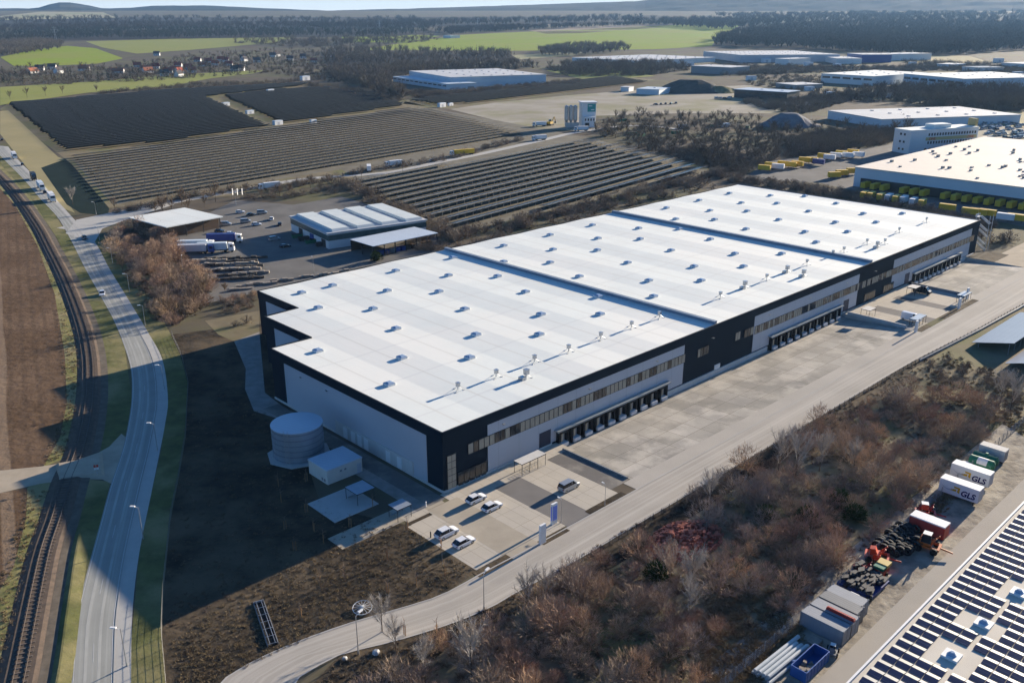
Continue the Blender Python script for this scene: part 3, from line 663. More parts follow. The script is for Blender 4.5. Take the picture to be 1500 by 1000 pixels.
fence("tall grey mesh fence on the retaining wall at the far access road", [uv(222, -38.4), uv(300, -39)], 3.0, M_fence, 2.5)
fence("pale mesh fence between the green verge and the bare soil", [g(*p) for p in ((252, 492), (266, 522), (276, 562), (272, 640), (262, 700), (250, 760), (240, 860), (237, 930), (246, 1030))], 1.5, M_fencep, 3.0)
# street lamps
def make_lamp():
    t = thing("street_lamp", "grey street lamp", "street lamp"); b = MB(); b.tube((0, 0, 0), (0, 0, 6.6), .09, 7, r1=.05); b.cyl(0, 0, 0, .7, .13, 8); part("pole", b, M_gal, t)
    b = MB(); b.tube((0, 0, 6.5), (1.0, 0, 6.75), .04, 5); b.box(.6, 1.5, -.17, .17, 6.68, 6.84); part("lamp_head", b, M_whitep, t); return t
lamp = Kind(make_lamp)
for px, py, a, s, lb in ((186, 975, 175, 1, "grey street lamp on the bike path before the green verge, lowest in the photo"), (210, 789, 175, 1, "grey street lamp by the bike path opposite the farm track junction"), (231, 660, 180, 1, "grey street lamp beside the shaded curve of the bike path"), (241, 570, 190, 1, "grey street lamp at the outermost bend of the main road"), (213, 477, 200, 1, "grey street lamp at the near end of the brown thicket by the road"), (190, 428, 205, 1, "grey street lamp standing between road and brown thicket, one before the bend"), (165, 385, 205, .9, "grey street lamp halfway along the roadside thicket"), (146, 352, 205, .9, "grey street lamp at the road junction below the solar park"), (141, 314, 190, .9, "grey street lamp before the dark turf triangle"),
                         (525, 958, 60, 1.05, "tall grey lamp on the kerb beside the round white frame"), (709, 893, 60, 1.05, "tall grey lamp on the lower kerb of the access road below the car park"), (822, 765, 130, .75, "short grey lamp at the planting bed beside the blue pylon"), (886, 740, 130, .7, "short grey lamp at the planting bed near the silver car"), (648, 826, 130, .55, "short lamp at the edge of the nearest white parking bay"),
                         (460, 400, 120, .9, "grey lamp standing in the storage yard before the canopy shed"), (268, 395, 100, .8, "grey lamp among parked lorries in the storage yard"), (346, 300, 90, .9, "grey lamp at the storage yard entrance beside three white flags")):
    lamp.at(g(px, py), R(a), lb, None, (s, s, s))
# round white frame on the soil, trench, posts, saplings
t = thing("round_frame", "round white spoked frame lying tilted on the soil beside a lamp", "frame", g(531, 893))
b = MB(); N = 22; r0 = 1.55
for k in range(N):
    a, c = 2 * math.pi * k / N, 2 * math.pi * (k + 1) / N
    b.tube((r0 * math.cos(a), r0 * math.sin(a), .5 + .25 * math.sin(a)), (r0 * math.cos(c), r0 * math.sin(c), .5 + .25 * math.sin(c)), .06, 5)
part("rim", b, M_whitep, t); b = MB()
for k in range(14): a = 2 * math.pi * k / 14; b.tube((0, 0, .75), (r0 * math.cos(a), r0 * math.sin(a), .5 + .25 * math.sin(a)), .035, 4)
b.cyl(0, 0, .0, .8, .12, 8); part("spokes", b, M_whitep, t)
q0, q1 = g(379, 883), g(400, 945); d = (q1 - q0).normalized(); a = math.atan2(d.y, d.x); Lq = (q1 - q0).length
t = thing("drainage_channel", "open drainage channel with metal rails beside the access road", "channel", q0, a)
b = MB(); b.box(0, Lq, -.75, .75, 0, .12); part("bed", b, M_black, t)
b = MB(); b.box(0, Lq, -.85, -.75, 0, .35); b.box(0, Lq, .75, .85, 0, .35); b.box(-.2, 0, -.85, .85, 0, .4); part("side_walls", b, M_steel, t)
b = MB()
for y in (-.4, .4): b.tube((0, y, .45), (Lq, y, .45), .05, 5)
for k in range(7): b.tube((Lq * k / 6, -.75, .45), (Lq * k / 6, .75, .45), .04, 5)
part("rails", b, M_gal, t)
M_stake = mat("timber stake", (.34, .20, .10), .9, (.25, .15, .08), 1.0)
M_twig = mat("bare twig bark", (.23, .17, .13), .95, (.17, .125, .095), .6)
def make_sapling():
    t = thing("sapling", "young bare sapling tied to a timber stake in the bare soil", "tree"); b = MB(); b.tube((.25, 0, 0), (.25, 0, 1.9), .06, 5); b.tube((-.25, 0, 0), (-.25, 0, 1.9), .06, 5); part("stake", b, M_stake, t)
    b = MB(); r = random.Random(3); b.tube((0, 0, 0), (0, 0, 3.0), .05, 5, r1=.02)
    for k in range(14):
        z = r.uniform(1.3, 2.9); an = r.uniform(0, 6.28); l = r.uniform(.4, .9); b.tube((0, 0, z), (l * math.cos(an), l * math.sin(an), z + l * .8), .02, 3, r1=.005)
    part("trunk", b, M_twig, t); return t
sap = Kind(make_sapling); sl_ = "young bare sapling tied to a timber stake in the bare soil"
for px, py in ((408, 712), (412, 735), (418, 775), (449, 705), (449, 750), (460, 778), (513, 772), (546, 742), (432, 806), (474, 795), (567, 820), (596, 776), (646, 803), (652, 842), (568, 868), (593, 930), (640, 928), (505, 850), (470, 860), (440, 905), (610, 858)):
    sap.at(g(px, py), rnd.uniform(0, 6), sl_, "saplings planted in the bare soil")
b = MB()
def bollard(label, px, py, m, h=1.0): solo("bollard", MB().cyl(0, 0, 0, h, .12, 8).cyl(0, 0, h, h + .1, .16, 8, r1=.05), m, label, "bollard", g(px, py))
bollard("white bollard at the kerb where the fire lane meets the car park", 624, 742, M_whitep, 1.1)
bollard("dark bollard at the near left edge of the pale parking bay", 631, 787, M_frame, 1.2)
M_red = mat("red paint", (.42, .05, .04), .5, (.36, .05, .04), 1.0)
t = thing("traffic_sign", "small red and white road sign at the farm track junction", "road sign", g(143, 697), R(-70)); b = MB(); b.tube((0, 0, 0), (0, 0, 2.6), .05, 6); part("post", b, M_gal, t)
b = MB(); b.box(-.05, .02, -.45, .45, 1.5, 2.0, 1); b.prism([(-.06, -.45), (.0, -.45), (.0, .45), (-.06, .45)], 2.02, 2.6, 0); part("sign_face", b, [M_red, M_whitep], t)
for px, py, s, lb in ((505, 965, .7, "pale boulder at the lower kerb of the access road, smaller one"), (551, 956, .95, "pale boulder on the strip below the access road, larger one")):
    b = MB(); b.cyl(0, 0, -.1, .35 * s, .7 * s, 7, r1=.6 * s); b.cyl(0, 0, .35 * s, .6 * s, .6 * s, 7, r1=.3 * s); solo("boulder", b, M_plinth, lb, "rock", g(px, py))
# ------------------------------------------------------------------ vegetation
def np_mesh(name, V, T, m):
    V = np.asarray(V, np.float32).reshape(-1, 3); T = np.asarray(T, np.int32).reshape(-1, 3)
    me = bpy.data.meshes.new(name); me.vertices.add(len(V)); me.vertices.foreach_set("co", V.ravel())
    me.loops.add(len(T) * 3); me.loops.foreach_set("vertex_index", T.ravel()); me.polygons.add(len(T))
    me.polygons.foreach_set("loop_start", np.arange(0, len(T) * 3, 3, dtype=np.int32))
    me.materials.append(m); me.update(calc_edges=True); return me
def twigs(V, p, d, w, r):
    """one flat tapering twig from p along d"""
    d = Vector(d); n = d.cross(Vector((r.gauss(0, 1), r.gauss(0, 1), r.gauss(0, 1)))).normalized() * (w / 2); p = Vector(p); V += [tuple(p - n), tuple(p + n), tuple(p + d)]
def up_dir(r, spread):
    a = r.uniform(0, 6.283); s = r.random() ** .6 * spread; return Vector((math.cos(a) * math.sin(s), math.sin(a) * math.sin(s), math.cos(s)))
def shrub_geo(seed, h, rad, n, w=.09, spread=1.35):
    """multi-stemmed bare shrub: stems fan out from the base, twigs fill a ragged dome"""
    r = random.Random(seed); V = []; stems = []
    for k in range(13):
        d = up_dir(r, spread); l = h * r.uniform(.62, 1.05); tip = Vector((d.x * rad * 1.05, d.y * rad * 1.05, max(.3, d.z * l))); stems.append(tip); twigs(V, (d.x * .2, d.y * .2, 0), tip * .95, w * 1.7, r)
    for k in range(n):
        tip = r.choice(stems); t = r.uniform(.25, 1.0); p = tip * t + Vector((r.gauss(0, .10), r.gauss(0, .10), r.gauss(0, .06))) * rad
        d = (tip.normalized() + Vector((r.gauss(0, .55), r.gauss(0, .55), r.gauss(.15, .45)))).normalized() * r.uniform(.4, 1.0) * h * .25
        if p.z < 0: p.z = .1
        twigs(V, p, d, w * r.uniform(.5, 1.2), r)
    for k in range(n // 2):                       # fine outer twigs give the crown its domed outline
        d = up_dir(r, 1.45); q = r.uniform(.78, 1.0); p = Vector((d.x * rad * q, d.y * rad * q, max(.2, d.z * h * .92 * q)))
        twigs(V, p, (d + Vector((r.gauss(0, .35), r.gauss(0, .35), r.gauss(.25, .3)))).normalized() * h * r.uniform(.10, .22), w * .8, r)
    return V
def crown_geo(seed, h, rad, z0, n, w=.07, cone=0.0):
    r = random.Random(seed); V = []; limbs = []
    for k in range(16):
        t = r.uniform(.0, .75); a = r.uniform(0, 6.283); zb = z0 + (h - z0) * t * .7; out = rad * (1 - .55 * t) * r.uniform(.7, 1.05); up = (h - zb) * r.uniform(.45, .9)
        limbs.append((Vector((0, 0, zb)), Vector((math.cos(a) * out, math.sin(a) * out, up)))); twigs(V, (0, 0, zb), limbs[-1][1], w * 2.2, r)
    limbs.append((Vector((0, 0, z0)), Vector((0, 0, h - z0))))
    for k in range(n):
        b, d = r.choice(limbs); t = r.uniform(.25, 1); p = b + d * t
        q = (d.normalized() + Vector((r.gauss(0, .6), r.gauss(0, .6), r.gauss(.2, .45)))).normalized() * r.uniform(.5, 1.2) * h * .17
        twigs(V, p, q, w * r.uniform(.5, 1.2), r)
    return V
def conifer_geo(seed, h, rad, n):
    r = random.Random(seed); V = []
    for k in range(n):
        t = r.random() ** .8; a = r.uniform(0, 6.283); l = rad * (1.05 - t) * r.uniform(.7, 1.1); d = Vector((math.cos(a) * l, math.sin(a) * l, -l * .25 + .1)); twigs(V, (0, 0, h * (.06 + .92 * t)), d, .9 * (1.1 - t) + .15, r)
    return V
def tri(n): return np.arange(n, dtype=np.int32).reshape(-1, 3)
BROWN = [(.72, .62, .54), (1.05, .95, .80), (.62, .60, .60), (.86, .68, .62), (1.3, 1.12, .85), (.95, .95, .96), (.84, .68, .63), (1.15, .98, .82)]
M_shrub = mat("bare shrub twigs", (.40, .325, .265), .95, (.255, .21, .175), .5, 1.2, objrand=BROWN)
mat("bare hedge twigs", (.20, .16, .125), .95, (.115, .095, .08), .12, 1.4, c3=(.26, .21, .155), scale3=.05)
M_pale = mat("pale grey twigs", (.42, .38, .335), .95, (.32, .29, .255), .6)
M_treetw = mat("bare tree twigs", (.20, .165, .13), .95, (.13, .11, .09), .3, objrand=[(.75, .72, .7), (1.1, .95, .8), (.9, .8, .75), (1.2, 1.1, .9)])
M_bark = mat("bark", (.14, .11, .085), .95, (.09, .07, .055), 1.0)
M_con = mat("dark conifer needles", (.022, .034, .020), .9, (.014, .023, .014), .5)
M_green = mat("evergreen leaves", (.055, .085, .03), .9, (.03, .05, .02), .6)
M_wood = mat("leafless woodland", (.17, .14, .11), .95, (.095, .08, .065), .02, 1.3, c3=(.17, .14, .10), scale3=.008, detail=8)
M_woodf = mat("far leafless woodland", (.075, .06, .045), .95, (.05, .042, .034), .01, 1.3)
M_woodc = mat("far conifer wood", (.03, .038, .025), .95, (.06, .055, .042), .02, 1.4)
SH = []
for i in range(7):
    h = [3.2, 4.2, 2.6, 3.8, 4.8, 3.0, 3.6][i]; V = shrub_geo(20 + i, h, h * [.75, .62, .9, .7, .55, .85, .7][i], 640, .066); SH.append(np_mesh("shrub", V, tri(len(V)), M_shrub))
V = shrub_geo(40, 5.5, 2.6, 800, .08, 1.0); SHP = np_mesh("shrub", V, tri(len(V)), M_pale)
V = shrub_geo(41, 3.0, 1.6, 900, .16, 1.3); SHG = np_mesh("shrub", V, tri(len(V)), M_green)
def shrub(p, s, label, group, me=None, cat="shrub", nm="shrub"):
    o = link(nm, me or rnd.choice(SH), None, p, rnd.uniform(0, 6.28)); o.scale = (s * rnd.uniform(.9, 1.15), s * rnd.uniform(.9, 1.15), s * rnd.uniform(.8, 1.15)); return tag(o, label, cat, group)
TR = []
for i in range(4):
    h = [9, 11, 8, 10][i]; V = crown_geo(60 + i, h, h * .33, h * .2, 750, .075); TR.append((h, np_mesh("crown", V, tri(len(V)), M_treetw)))
TRP = []
for i in range(2): V = crown_geo(80 + i, 9, 3.0, 1.6, 900, .07); TRP.append((9, np_mesh("crown", V, tri(len(V)), M_pale)))
def trunk_mesh(h):
    b = MB(); b.tube((0, 0, -.1), (0, 0, h * .55), h * .013, 6, r1=h * .008); b.tube((0, 0, h * .55), (0, 0, h * .95), h * .008, 5, r1=.015); return b.mesh("trunk", M_bark)
TM = {h: trunk_mesh(h) for h in (8, 9, 10, 11)}
def tree(p, s, label, group=None, pale=False):
    h, me = rnd.choice(TRP if pale else TR); t = thing("bare_tree", label, "tree", p, rnd.uniform(0, 6.28), group); t.scale = (s, s, s * rnd.uniform(.9, 1.1))
    link("crown", me, t); link("trunk", TM[h], t); return t
# thicket between access road and scrap yard
TK = [(430, 1040), (560, 1000), (660, 945), (752, 893), (800, 872), (874, 815), (1000, 740), (1117, 676), (1200, 625), (1280, 585), (1330, 575), (1390, 570), (1440, 600), (1480, 600), (1440, 640), (1300, 772), (1180, 880), (1060, 990), (1020, 1040)]
def scatter(poly, n, dmin, fn, key=g):
    xs = [p[0] for p in poly]; ys = [p[1] for p in poly]; W = [key(*p) for p in poly]; P = [(p.x, p.y) for p in W]
    x0, x1 = min(p[0] for p in P), max(p[0] for p in P); y0, y1 = min(p[1] for p in P), max(p[1] for p in P); got = []; tries = 0
    while len(got) < n and tries < n * 60:
        tries += 1; x, y = rnd.uniform(x0, x1), rnd.uniform(y0, y1)
        if inside(x, y, P) and all((x - a) ** 2 + (y - c) ** 2 > dmin * dmin for a, c in got): got.append((x, y))
    for x, y in got: fn(Vector((x, y, zt(y))))
    return len(got)
gt = "bare shrubs of the brown thicket below the access road"
lt = "bare brown shrub in the thicket between access road and scrap yard fence"
RUB = g(1003, 792); CLEAR = [(RUB, 7.0)] + [(g(*p), r) for p, r in (((1095, 905), 6.0), ((1130, 950), 5.0), ((960, 765), 3.5), ((1330, 640), 5.0), ((1390, 610), 6.0), ((880, 985), 3.0), ((1050, 985), 4.0), ((1210, 735), 3.5))]
def open_to(p): return all((p - c).length > r for c, r in CLEAR)
nsh = scatter(TK, 228, 2.5, lambda p: open_to(p) and shrub(p, rnd.choice([.7, .9, 1.1, 1.25, 1.5]), lt, gt))
for px, py, s in ((580, 955, .75), (772, 890, .85), (798, 880, .75), (690, 990, 1.1), (1012, 868, 1.0), (1008, 905, .8), (1165, 700, 1.25), (1140, 690, 1.1), (1200, 690, 1.0), (1250, 690, .9), (620, 990, .8), (1480, 600, 1.1), (1465, 590, 1.0), (1040, 740, .9), (560, 925, .8)):
    tree(g(px, py), s, "pale grey bare tree rising out of the brown thicket", "pale bare trees of the thicket", True)
for px, py in ((1120, 760), (1230, 745), (960, 850), (1180, 765), (1250, 760)): shrub(g(px, py), 1.3, "dark evergreen bush inside the bare thicket", "evergreen bushes of the thicket", SHG, "bush", "evergreen_bush")
def wood(name, poly, n, geos, smin, smax, m, wide=1.0, dz=0.0, key=far, imgspace=True):
    """far woodland that reads as one mass: many small crowns standing at their own places in one mesh"""
    G = [np.array(q, np.float32).reshape(-1, 3) for q in geos]; out = []
    xs = [p[0] for p in poly]; ys = [p[1] for p in poly]; c = 0; tries = 0
    while c < n and tries < n * 40:
        tries += 1; x, y = rnd.uniform(min(xs), max(xs)), rnd.uniform(min(ys), max(ys))
        if not inside(x, y, poly): continue
        p = key(x, y); q = G[rnd.randrange(len(G))]; s = rnd.uniform(smin, smax); a = rnd.uniform(0, 6.28); ca, sa = math.cos(a), math.sin(a)
        M = np.array([[ca * wide, -sa * wide, 0], [sa * wide, ca * wide, 0], [0, 0, 1]], np.float32) * s
        out.append(q @ M.T + np.array([p.x, p.y, p.z + dz], np.float32)); c += 1
    V = np.concatenate(out); o = link(name, np_mesh(name, V, tri(len(V)), m)); o["kind"] = "stuff"; return o
M_undg = mat("withered undergrowth", (.22, .175, .12), .95, (.12, .095, .07), .25, 1.4, c3=(.19, .125, .09), scale3=.06)
und = [shrub_geo(90 + i, .9, .8, 34, .10) for i in range(4)]
wood("undergrowth", TK, 1500, und, .5, 1.3, M_undg, key=g)
wood("undergrowth", [(430, 1040), (500, 965), (663, 916), (751, 873), (874, 800), (1117, 662), (1330, 536), (1400, 510), (1380, 540), (1117, 676), (874, 815), (660, 945), (540, 1010)], 500, und, .35, .8, M_undg, key=g)
dg = [shrub_geo(96 + i, .5, .5, 16, .07) for i in range(3)]
M_dryst = mat("dry grass stalks", (.26, .20, .115), .95, (.17, .125, .08), .4)
wood("dry_grass", [(250, 940), (330, 880), (480, 805), (600, 772), (690, 835), (646, 868), (500, 912), (330, 990), (260, 1020)], 2600, dg, .25, .85, M_dryst, key=g)
wood("dry_grass", [(1040, 1030), (1300, 800), (1440, 660), (1470, 660), (1330, 800), (1150, 940), (1060, 1040)], 700, dg, .8, 1.9, M_dryst, key=g)
wood("dry_grass", [(1040, 860), (1130, 860), (1180, 930), (1100, 1010), (1020, 1000)], 500, dg, .8, 2.0, M_dryst, key=g)
wood("undergrowth", [(300, 560), (420, 620), (470, 740), (590, 770), (480, 805), (250, 930), (245, 760), (275, 600)], 900, dg, .35, .9, M_undg, key=g)
wood("dry_grass", [(1340, 560), (1400, 520), (1500, 560), (1500, 640), (1450, 610)], 500, und, .4, 1.0, M_dryst, key=g)
wood("dry_grass", [(0, 850), (40, 720), (118, 695), (70, 830), (20, 990), (0, 1000)], 500, dg, .4, 1.0, M_dryst, key=g)
wood("dry_grass", [(62, 684), (98, 590), (80, 430), (22, 300), (30, 290), (95, 400), (124, 500), (130, 570), (116, 655)], 700, dg, .4, 1.1, M_dryst, key=g)
# thicket beside the main road
TL = [(148, 347), (190, 332), (240, 338), (275, 372), (300, 400), (312, 440), (285, 462), (255, 476), (228, 470), (200, 425), (172, 385)]
scatter(TL, 72, 2.7, lambda p: shrub(p, rnd.choice([1.1, 1.3, 1.5, 1.75]), "bare brown shrub in the roadside thicket beside the storage yard", "bare shrubs of the roadside thicket"))
for px, py, s in ((300, 440, 1.0), (285, 455, .9), (250, 470, .9), (180, 400, .8), (215, 440, .8), (330, 432, .6)): tree(g(px, py), s, "bare tree standing in the roadside thicket beside the storage yard", "bare trees of the roadside thicket")
scatter([(320, 440), (380, 428), (380, 450), (330, 462)], 12, 1.5, lambda p: shrub(p, .55, "low dark shrub before the far corner of the warehouse", "low shrubs at the far warehouse corner"))
# hedge behind the warehouse and down the solar field edges
HEDGE = []
def row(pts, n, s0, s1, jit=2.5):
    for p in resample(pts, n): HEDGE.append((p + Vector((rnd.gauss(0, jit), rnd.gauss(0, jit), 0)), rnd.uniform(s0, s1)))
row([uv(118, 164), uv(190, 166), uv(290, 174), uv(375, 182)], 130, .6, 1.25, 4.5)
row([uv(110, 152), uv(250, 156), uv(330, 164)], 70, .5, 1.1, 5)
row([uv(20, 122), uv(60, 124), uv(95, 126)], 16, .4, .7, 2.0)
row([g(1040, 258), g(1100, 268), g(1200, 284), g(1300, 302), g(1380, 316), g(1450, 334)], 120, .7, 1.2, 3.0)
row([g(1110, 264), g(1200, 276), g(1300, 294)], 45, .5, .9, 2.0)
row([g(500, 268), g(560, 300), g(620, 325), g(655, 352)], 60, .8, 1.5, 3.0)
row([g(165, 313), g(250, 296), g(345, 279), g(450, 268)], 50, .6, 1.2, 2.5)
row([g(400, 282), g(500, 258), g(640, 236), g(765, 205)], 70, .6, 1.1, 2.5)
row([g(360, 292), g(430, 288), g(500, 276)], 26, .5, 1.0, 3.0)
row([uv(300, -4), uv(312, 30)], 14, .9, 1.5, 4.0)
scatter([(320, 440), (380, 428), (380, 450), (330, 462)], 14, 1.2, lambda p: HEDGE.append((p, .5)))
scatter([(1340, 545), (1380, 520), (1440, 545), (1500, 575), (1500, 600), (1400, 570)], 30, 1.5, lambda p: HEDGE.append((p, rnd.uniform(.3, .6))))
hg = [np.array(shrub_geo(150 + i, 4.0, 3.2, 330, .15), np.float32) for i in range(4)]; ho = []
for p, s in HEDGE:
    a = rnd.uniform(0, 6.28); ca, sa = math.cos(a), math.sin(a); ho.append(rnd.choice(hg) @ (np.array([[ca, -sa, 0], [sa, ca, 0], [0, 0, 1]], np.float32) * s).T + np.array(p[:], np.float32))
ho = np.concatenate(ho); o = link("hedge_shrubs", np_mesh("hedge_shrubs", ho, tri(len(ho)), MATS["bare hedge twigs"])); o["kind"] = "stuff"
for k, (px, py) in enumerate(((228, 315), (252, 310), (266, 300), (300, 303), (316, 296), (360, 285), (384, 296), (410, 290), (455, 275), (470, 284), (530, 262), (590, 250), (240, 318), (276, 312), (425, 283))): tree(g(px, py), rnd.uniform(.75, 1.0), "slim bare roadside tree along the solar road", "bare trees along the solar road")
tree(g(107, 300), 1.1, "pale bare tree alone before the dark turf triangle", None, True)
tree(g(168, 308), .7, "bare bushy tree at the corner of the upper solar field", None)
shrub(g(552, 382), 1.5, "green conifer bush between canopy shed and the white roof", None, SHG, "bush", "conifer_bush")
wood("undergrowth", TL, 700, und, 1.0, 2.2, M_undg, key=g)
# woods farther off: each reads as one mass
dec = [crown_geo(120 + i, 11, 5.2, 1.6, 210, .26) for i in range(4)]; low = [shrub_geo(130 + i, 5, 4.8, 170, .28) for i in range(4)]; con = [conifer_geo(140 + i, 15, 3.2, 40) for i in range(3)]
wood("scrub_woodland", [(880, 172), (960, 166), (1060, 172), (1150, 185), (1300, 182), (1400, 165), (1330, 198), (1290, 214), (1130, 236), (1080, 252), (1040, 245), (960, 226), (870, 196)], 1050, low + low + dec, .4, .85, M_wood)
wood("scrub_woodland", [(1150, 205), (1250, 190), (1330, 190), (1335, 200), (1290, 212), (1160, 232)], 420, low, .6, 1.2, M_wood)
wood("scrub_woodland", [(1080, 150), (1240, 138), (1290, 140), (1230, 152), (1180, 168), (1120, 160)], 420, low, .6, 1.2, M_wood)
wood("scrub_woodland", [(1285, 132), (1500, 134), (1560, 150), (1500, 165), (1440, 162), (1380, 158), (1290, 146)], 900, dec + low, .8, 1.4, M_wood)
wood("scrub_woodland", [(470, 108), (580, 98), (740, 94), (800, 100), (660, 104), (580, 112), (560, 130), (590, 138), (590, 150), (530, 128)], 1000, low + dec, .9, 1.6, M_wood)
wood("scrub_woodland", [(575, 136), (660, 136), (800, 123), (850, 118), (850, 124), (720, 136), (620, 146)], 380, low, .8, 1.3, M_wood)
wood("scrub_woodland", [(800, 100), (860, 95), (1000, 96), (1020, 102), (940, 112), (830, 112)], 600, low + dec, 1.0, 1.6, M_wood)
wood("scrub_woodland", [(1040, 96), (1200, 98), (1500, 100), (1500, 118), (1400, 104), (1200, 107), (1060, 112)], 800, low, 1.0, 1.6, M_wood)
wood("village_trees", [(0, 100), (80, 98), (190, 96), (280, 80), (390, 74), (480, 72), (560, 92), (590, 112), (520, 126), (440, 116), (392, 108), (240, 118), (100, 124), (0, 127)], 1700, dec + low + low, .55, 1.05, M_wood)
wood("village_conifers", [(0, 108), (60, 108), (200, 104), (290, 90), (330, 74), (420, 82), (440, 100), (340, 112), (200, 118), (0, 127)], 170, con, .7, 1.3, M_con)
wood("grove", [(470, 76), (560, 74), (620, 78), (745, 78), (760, 88), (690, 92), (560, 98), (480, 96)], 520, dec + con, 1.2, 1.8, M_wood)
wood("grove", [(788, 76), (840, 68), (910, 68), (925, 76), (860, 82), (795, 84)], 320, dec, 1.2, 1.7, M_wood)
wood("scrub_woodland", [(0, 64), (60, 62), (95, 66), (90, 73), (40, 80), (0, 84)], 420, dec, 1.2, 1.8, M_wood)
wood("far_conifer_wood", [(0, 52), (70, 46), (150, 44), (300, 43), (500, 46), (620, 44), (650, 48), (560, 55), (420, 55), (200, 58), (130, 57), (0, 62)], 1700, con + dec, 1.3, 2.0, M_woodc)
wood("far_woodland", [(0, 42), (60, 40), (200, 36), (420, 37), (640, 38), (640, 44), (300, 43), (0, 50)], 900, dec, 1.6, 2.4, M_woodf)
wood("far_woodland", [(640, 46), (720, 42), (840, 40), (990, 35.5), (1090, 36), (990, 37), (840, 42), (720, 48), (660, 52)], 600, dec, 1.5, 2.2, M_woodf)
wood("scrub_woodland", [(320, 62), (480, 58), (640, 56), (640, 60), (570, 66), (440, 70)], 420, low + dec, 1.2, 1.8, M_wood)
wood("forest", [(1042, 69), (1058, 56), (1100, 46), (1180, 36), (1260, 30), (1340, 27), (1520, 25), (1700, 26), (1700, 62), (1500, 74), (1400, 81), (1320, 82), (1200, 74), (1100, 70)], 4600, dec, 1.8, 2.8, M_woodf, 1.2)
wood("far_woodland", [(900, 33), (1100, 30), (1040, 24), (1200, 22), (1500, 20), (1500, 25), (1250, 30), (1050, 45)], 1100, dec, 2.0, 3.0, M_woodf, 1.3)
for k, (px, py) in enumerate(((15, 146), (40, 143.5), (67, 141), (92, 138), (142, 136))): tree(far(px, py), 1.1, "small bare field tree on the pale meadow above the black solar field", "small field trees on the meadow")
wood("scrub_woodland", [(1090, 112), (1200, 110), (1205, 122), (1180, 134), (1100, 126)], 260, low, .5, 1.0, M_wood)
wood("scrub_woodland", [(1180, 140), (1290, 130), (1330, 136), (1290, 150), (1200, 152)], 260, low + dec, .5, 1.0, M_wood)
wood("scrub_woodland", [(1320, 88), (1500, 96), (1500, 106), (1330, 102)], 300, low, .9, 1.4, M_wood)
wood("scrub_woodland", [(440, 122), (520, 130), (590, 150), (560, 150), (470, 132)], 200, low, .6, 1.1, M_wood)
wood("scrub_woodland", [(930, 214), (1060, 222), (1130, 238), (1085, 262), (1045, 250), (980, 228)], 240, low, .4, .7, M_wood)
wood("far_woodland", [(380, 40), (560, 34), (760, 30), (940, 25), (940, 33), (700, 38), (480, 44)], 700, dec, 1.8, 2.6, M_woodf)
wood("far_woodland", [(0, 30), (180, 26), (380, 30), (620, 28), (620, 36), (300, 34), (0, 38)], 350, dec, 1.8, 2.6, M_woodf)
wood("hedge", [(145, 136), (250, 127), (290, 122), (380, 121), (440, 116), (445, 120), (380, 126), (250, 131), (150, 138)], 190, low, .6, 1.1, M_wood)
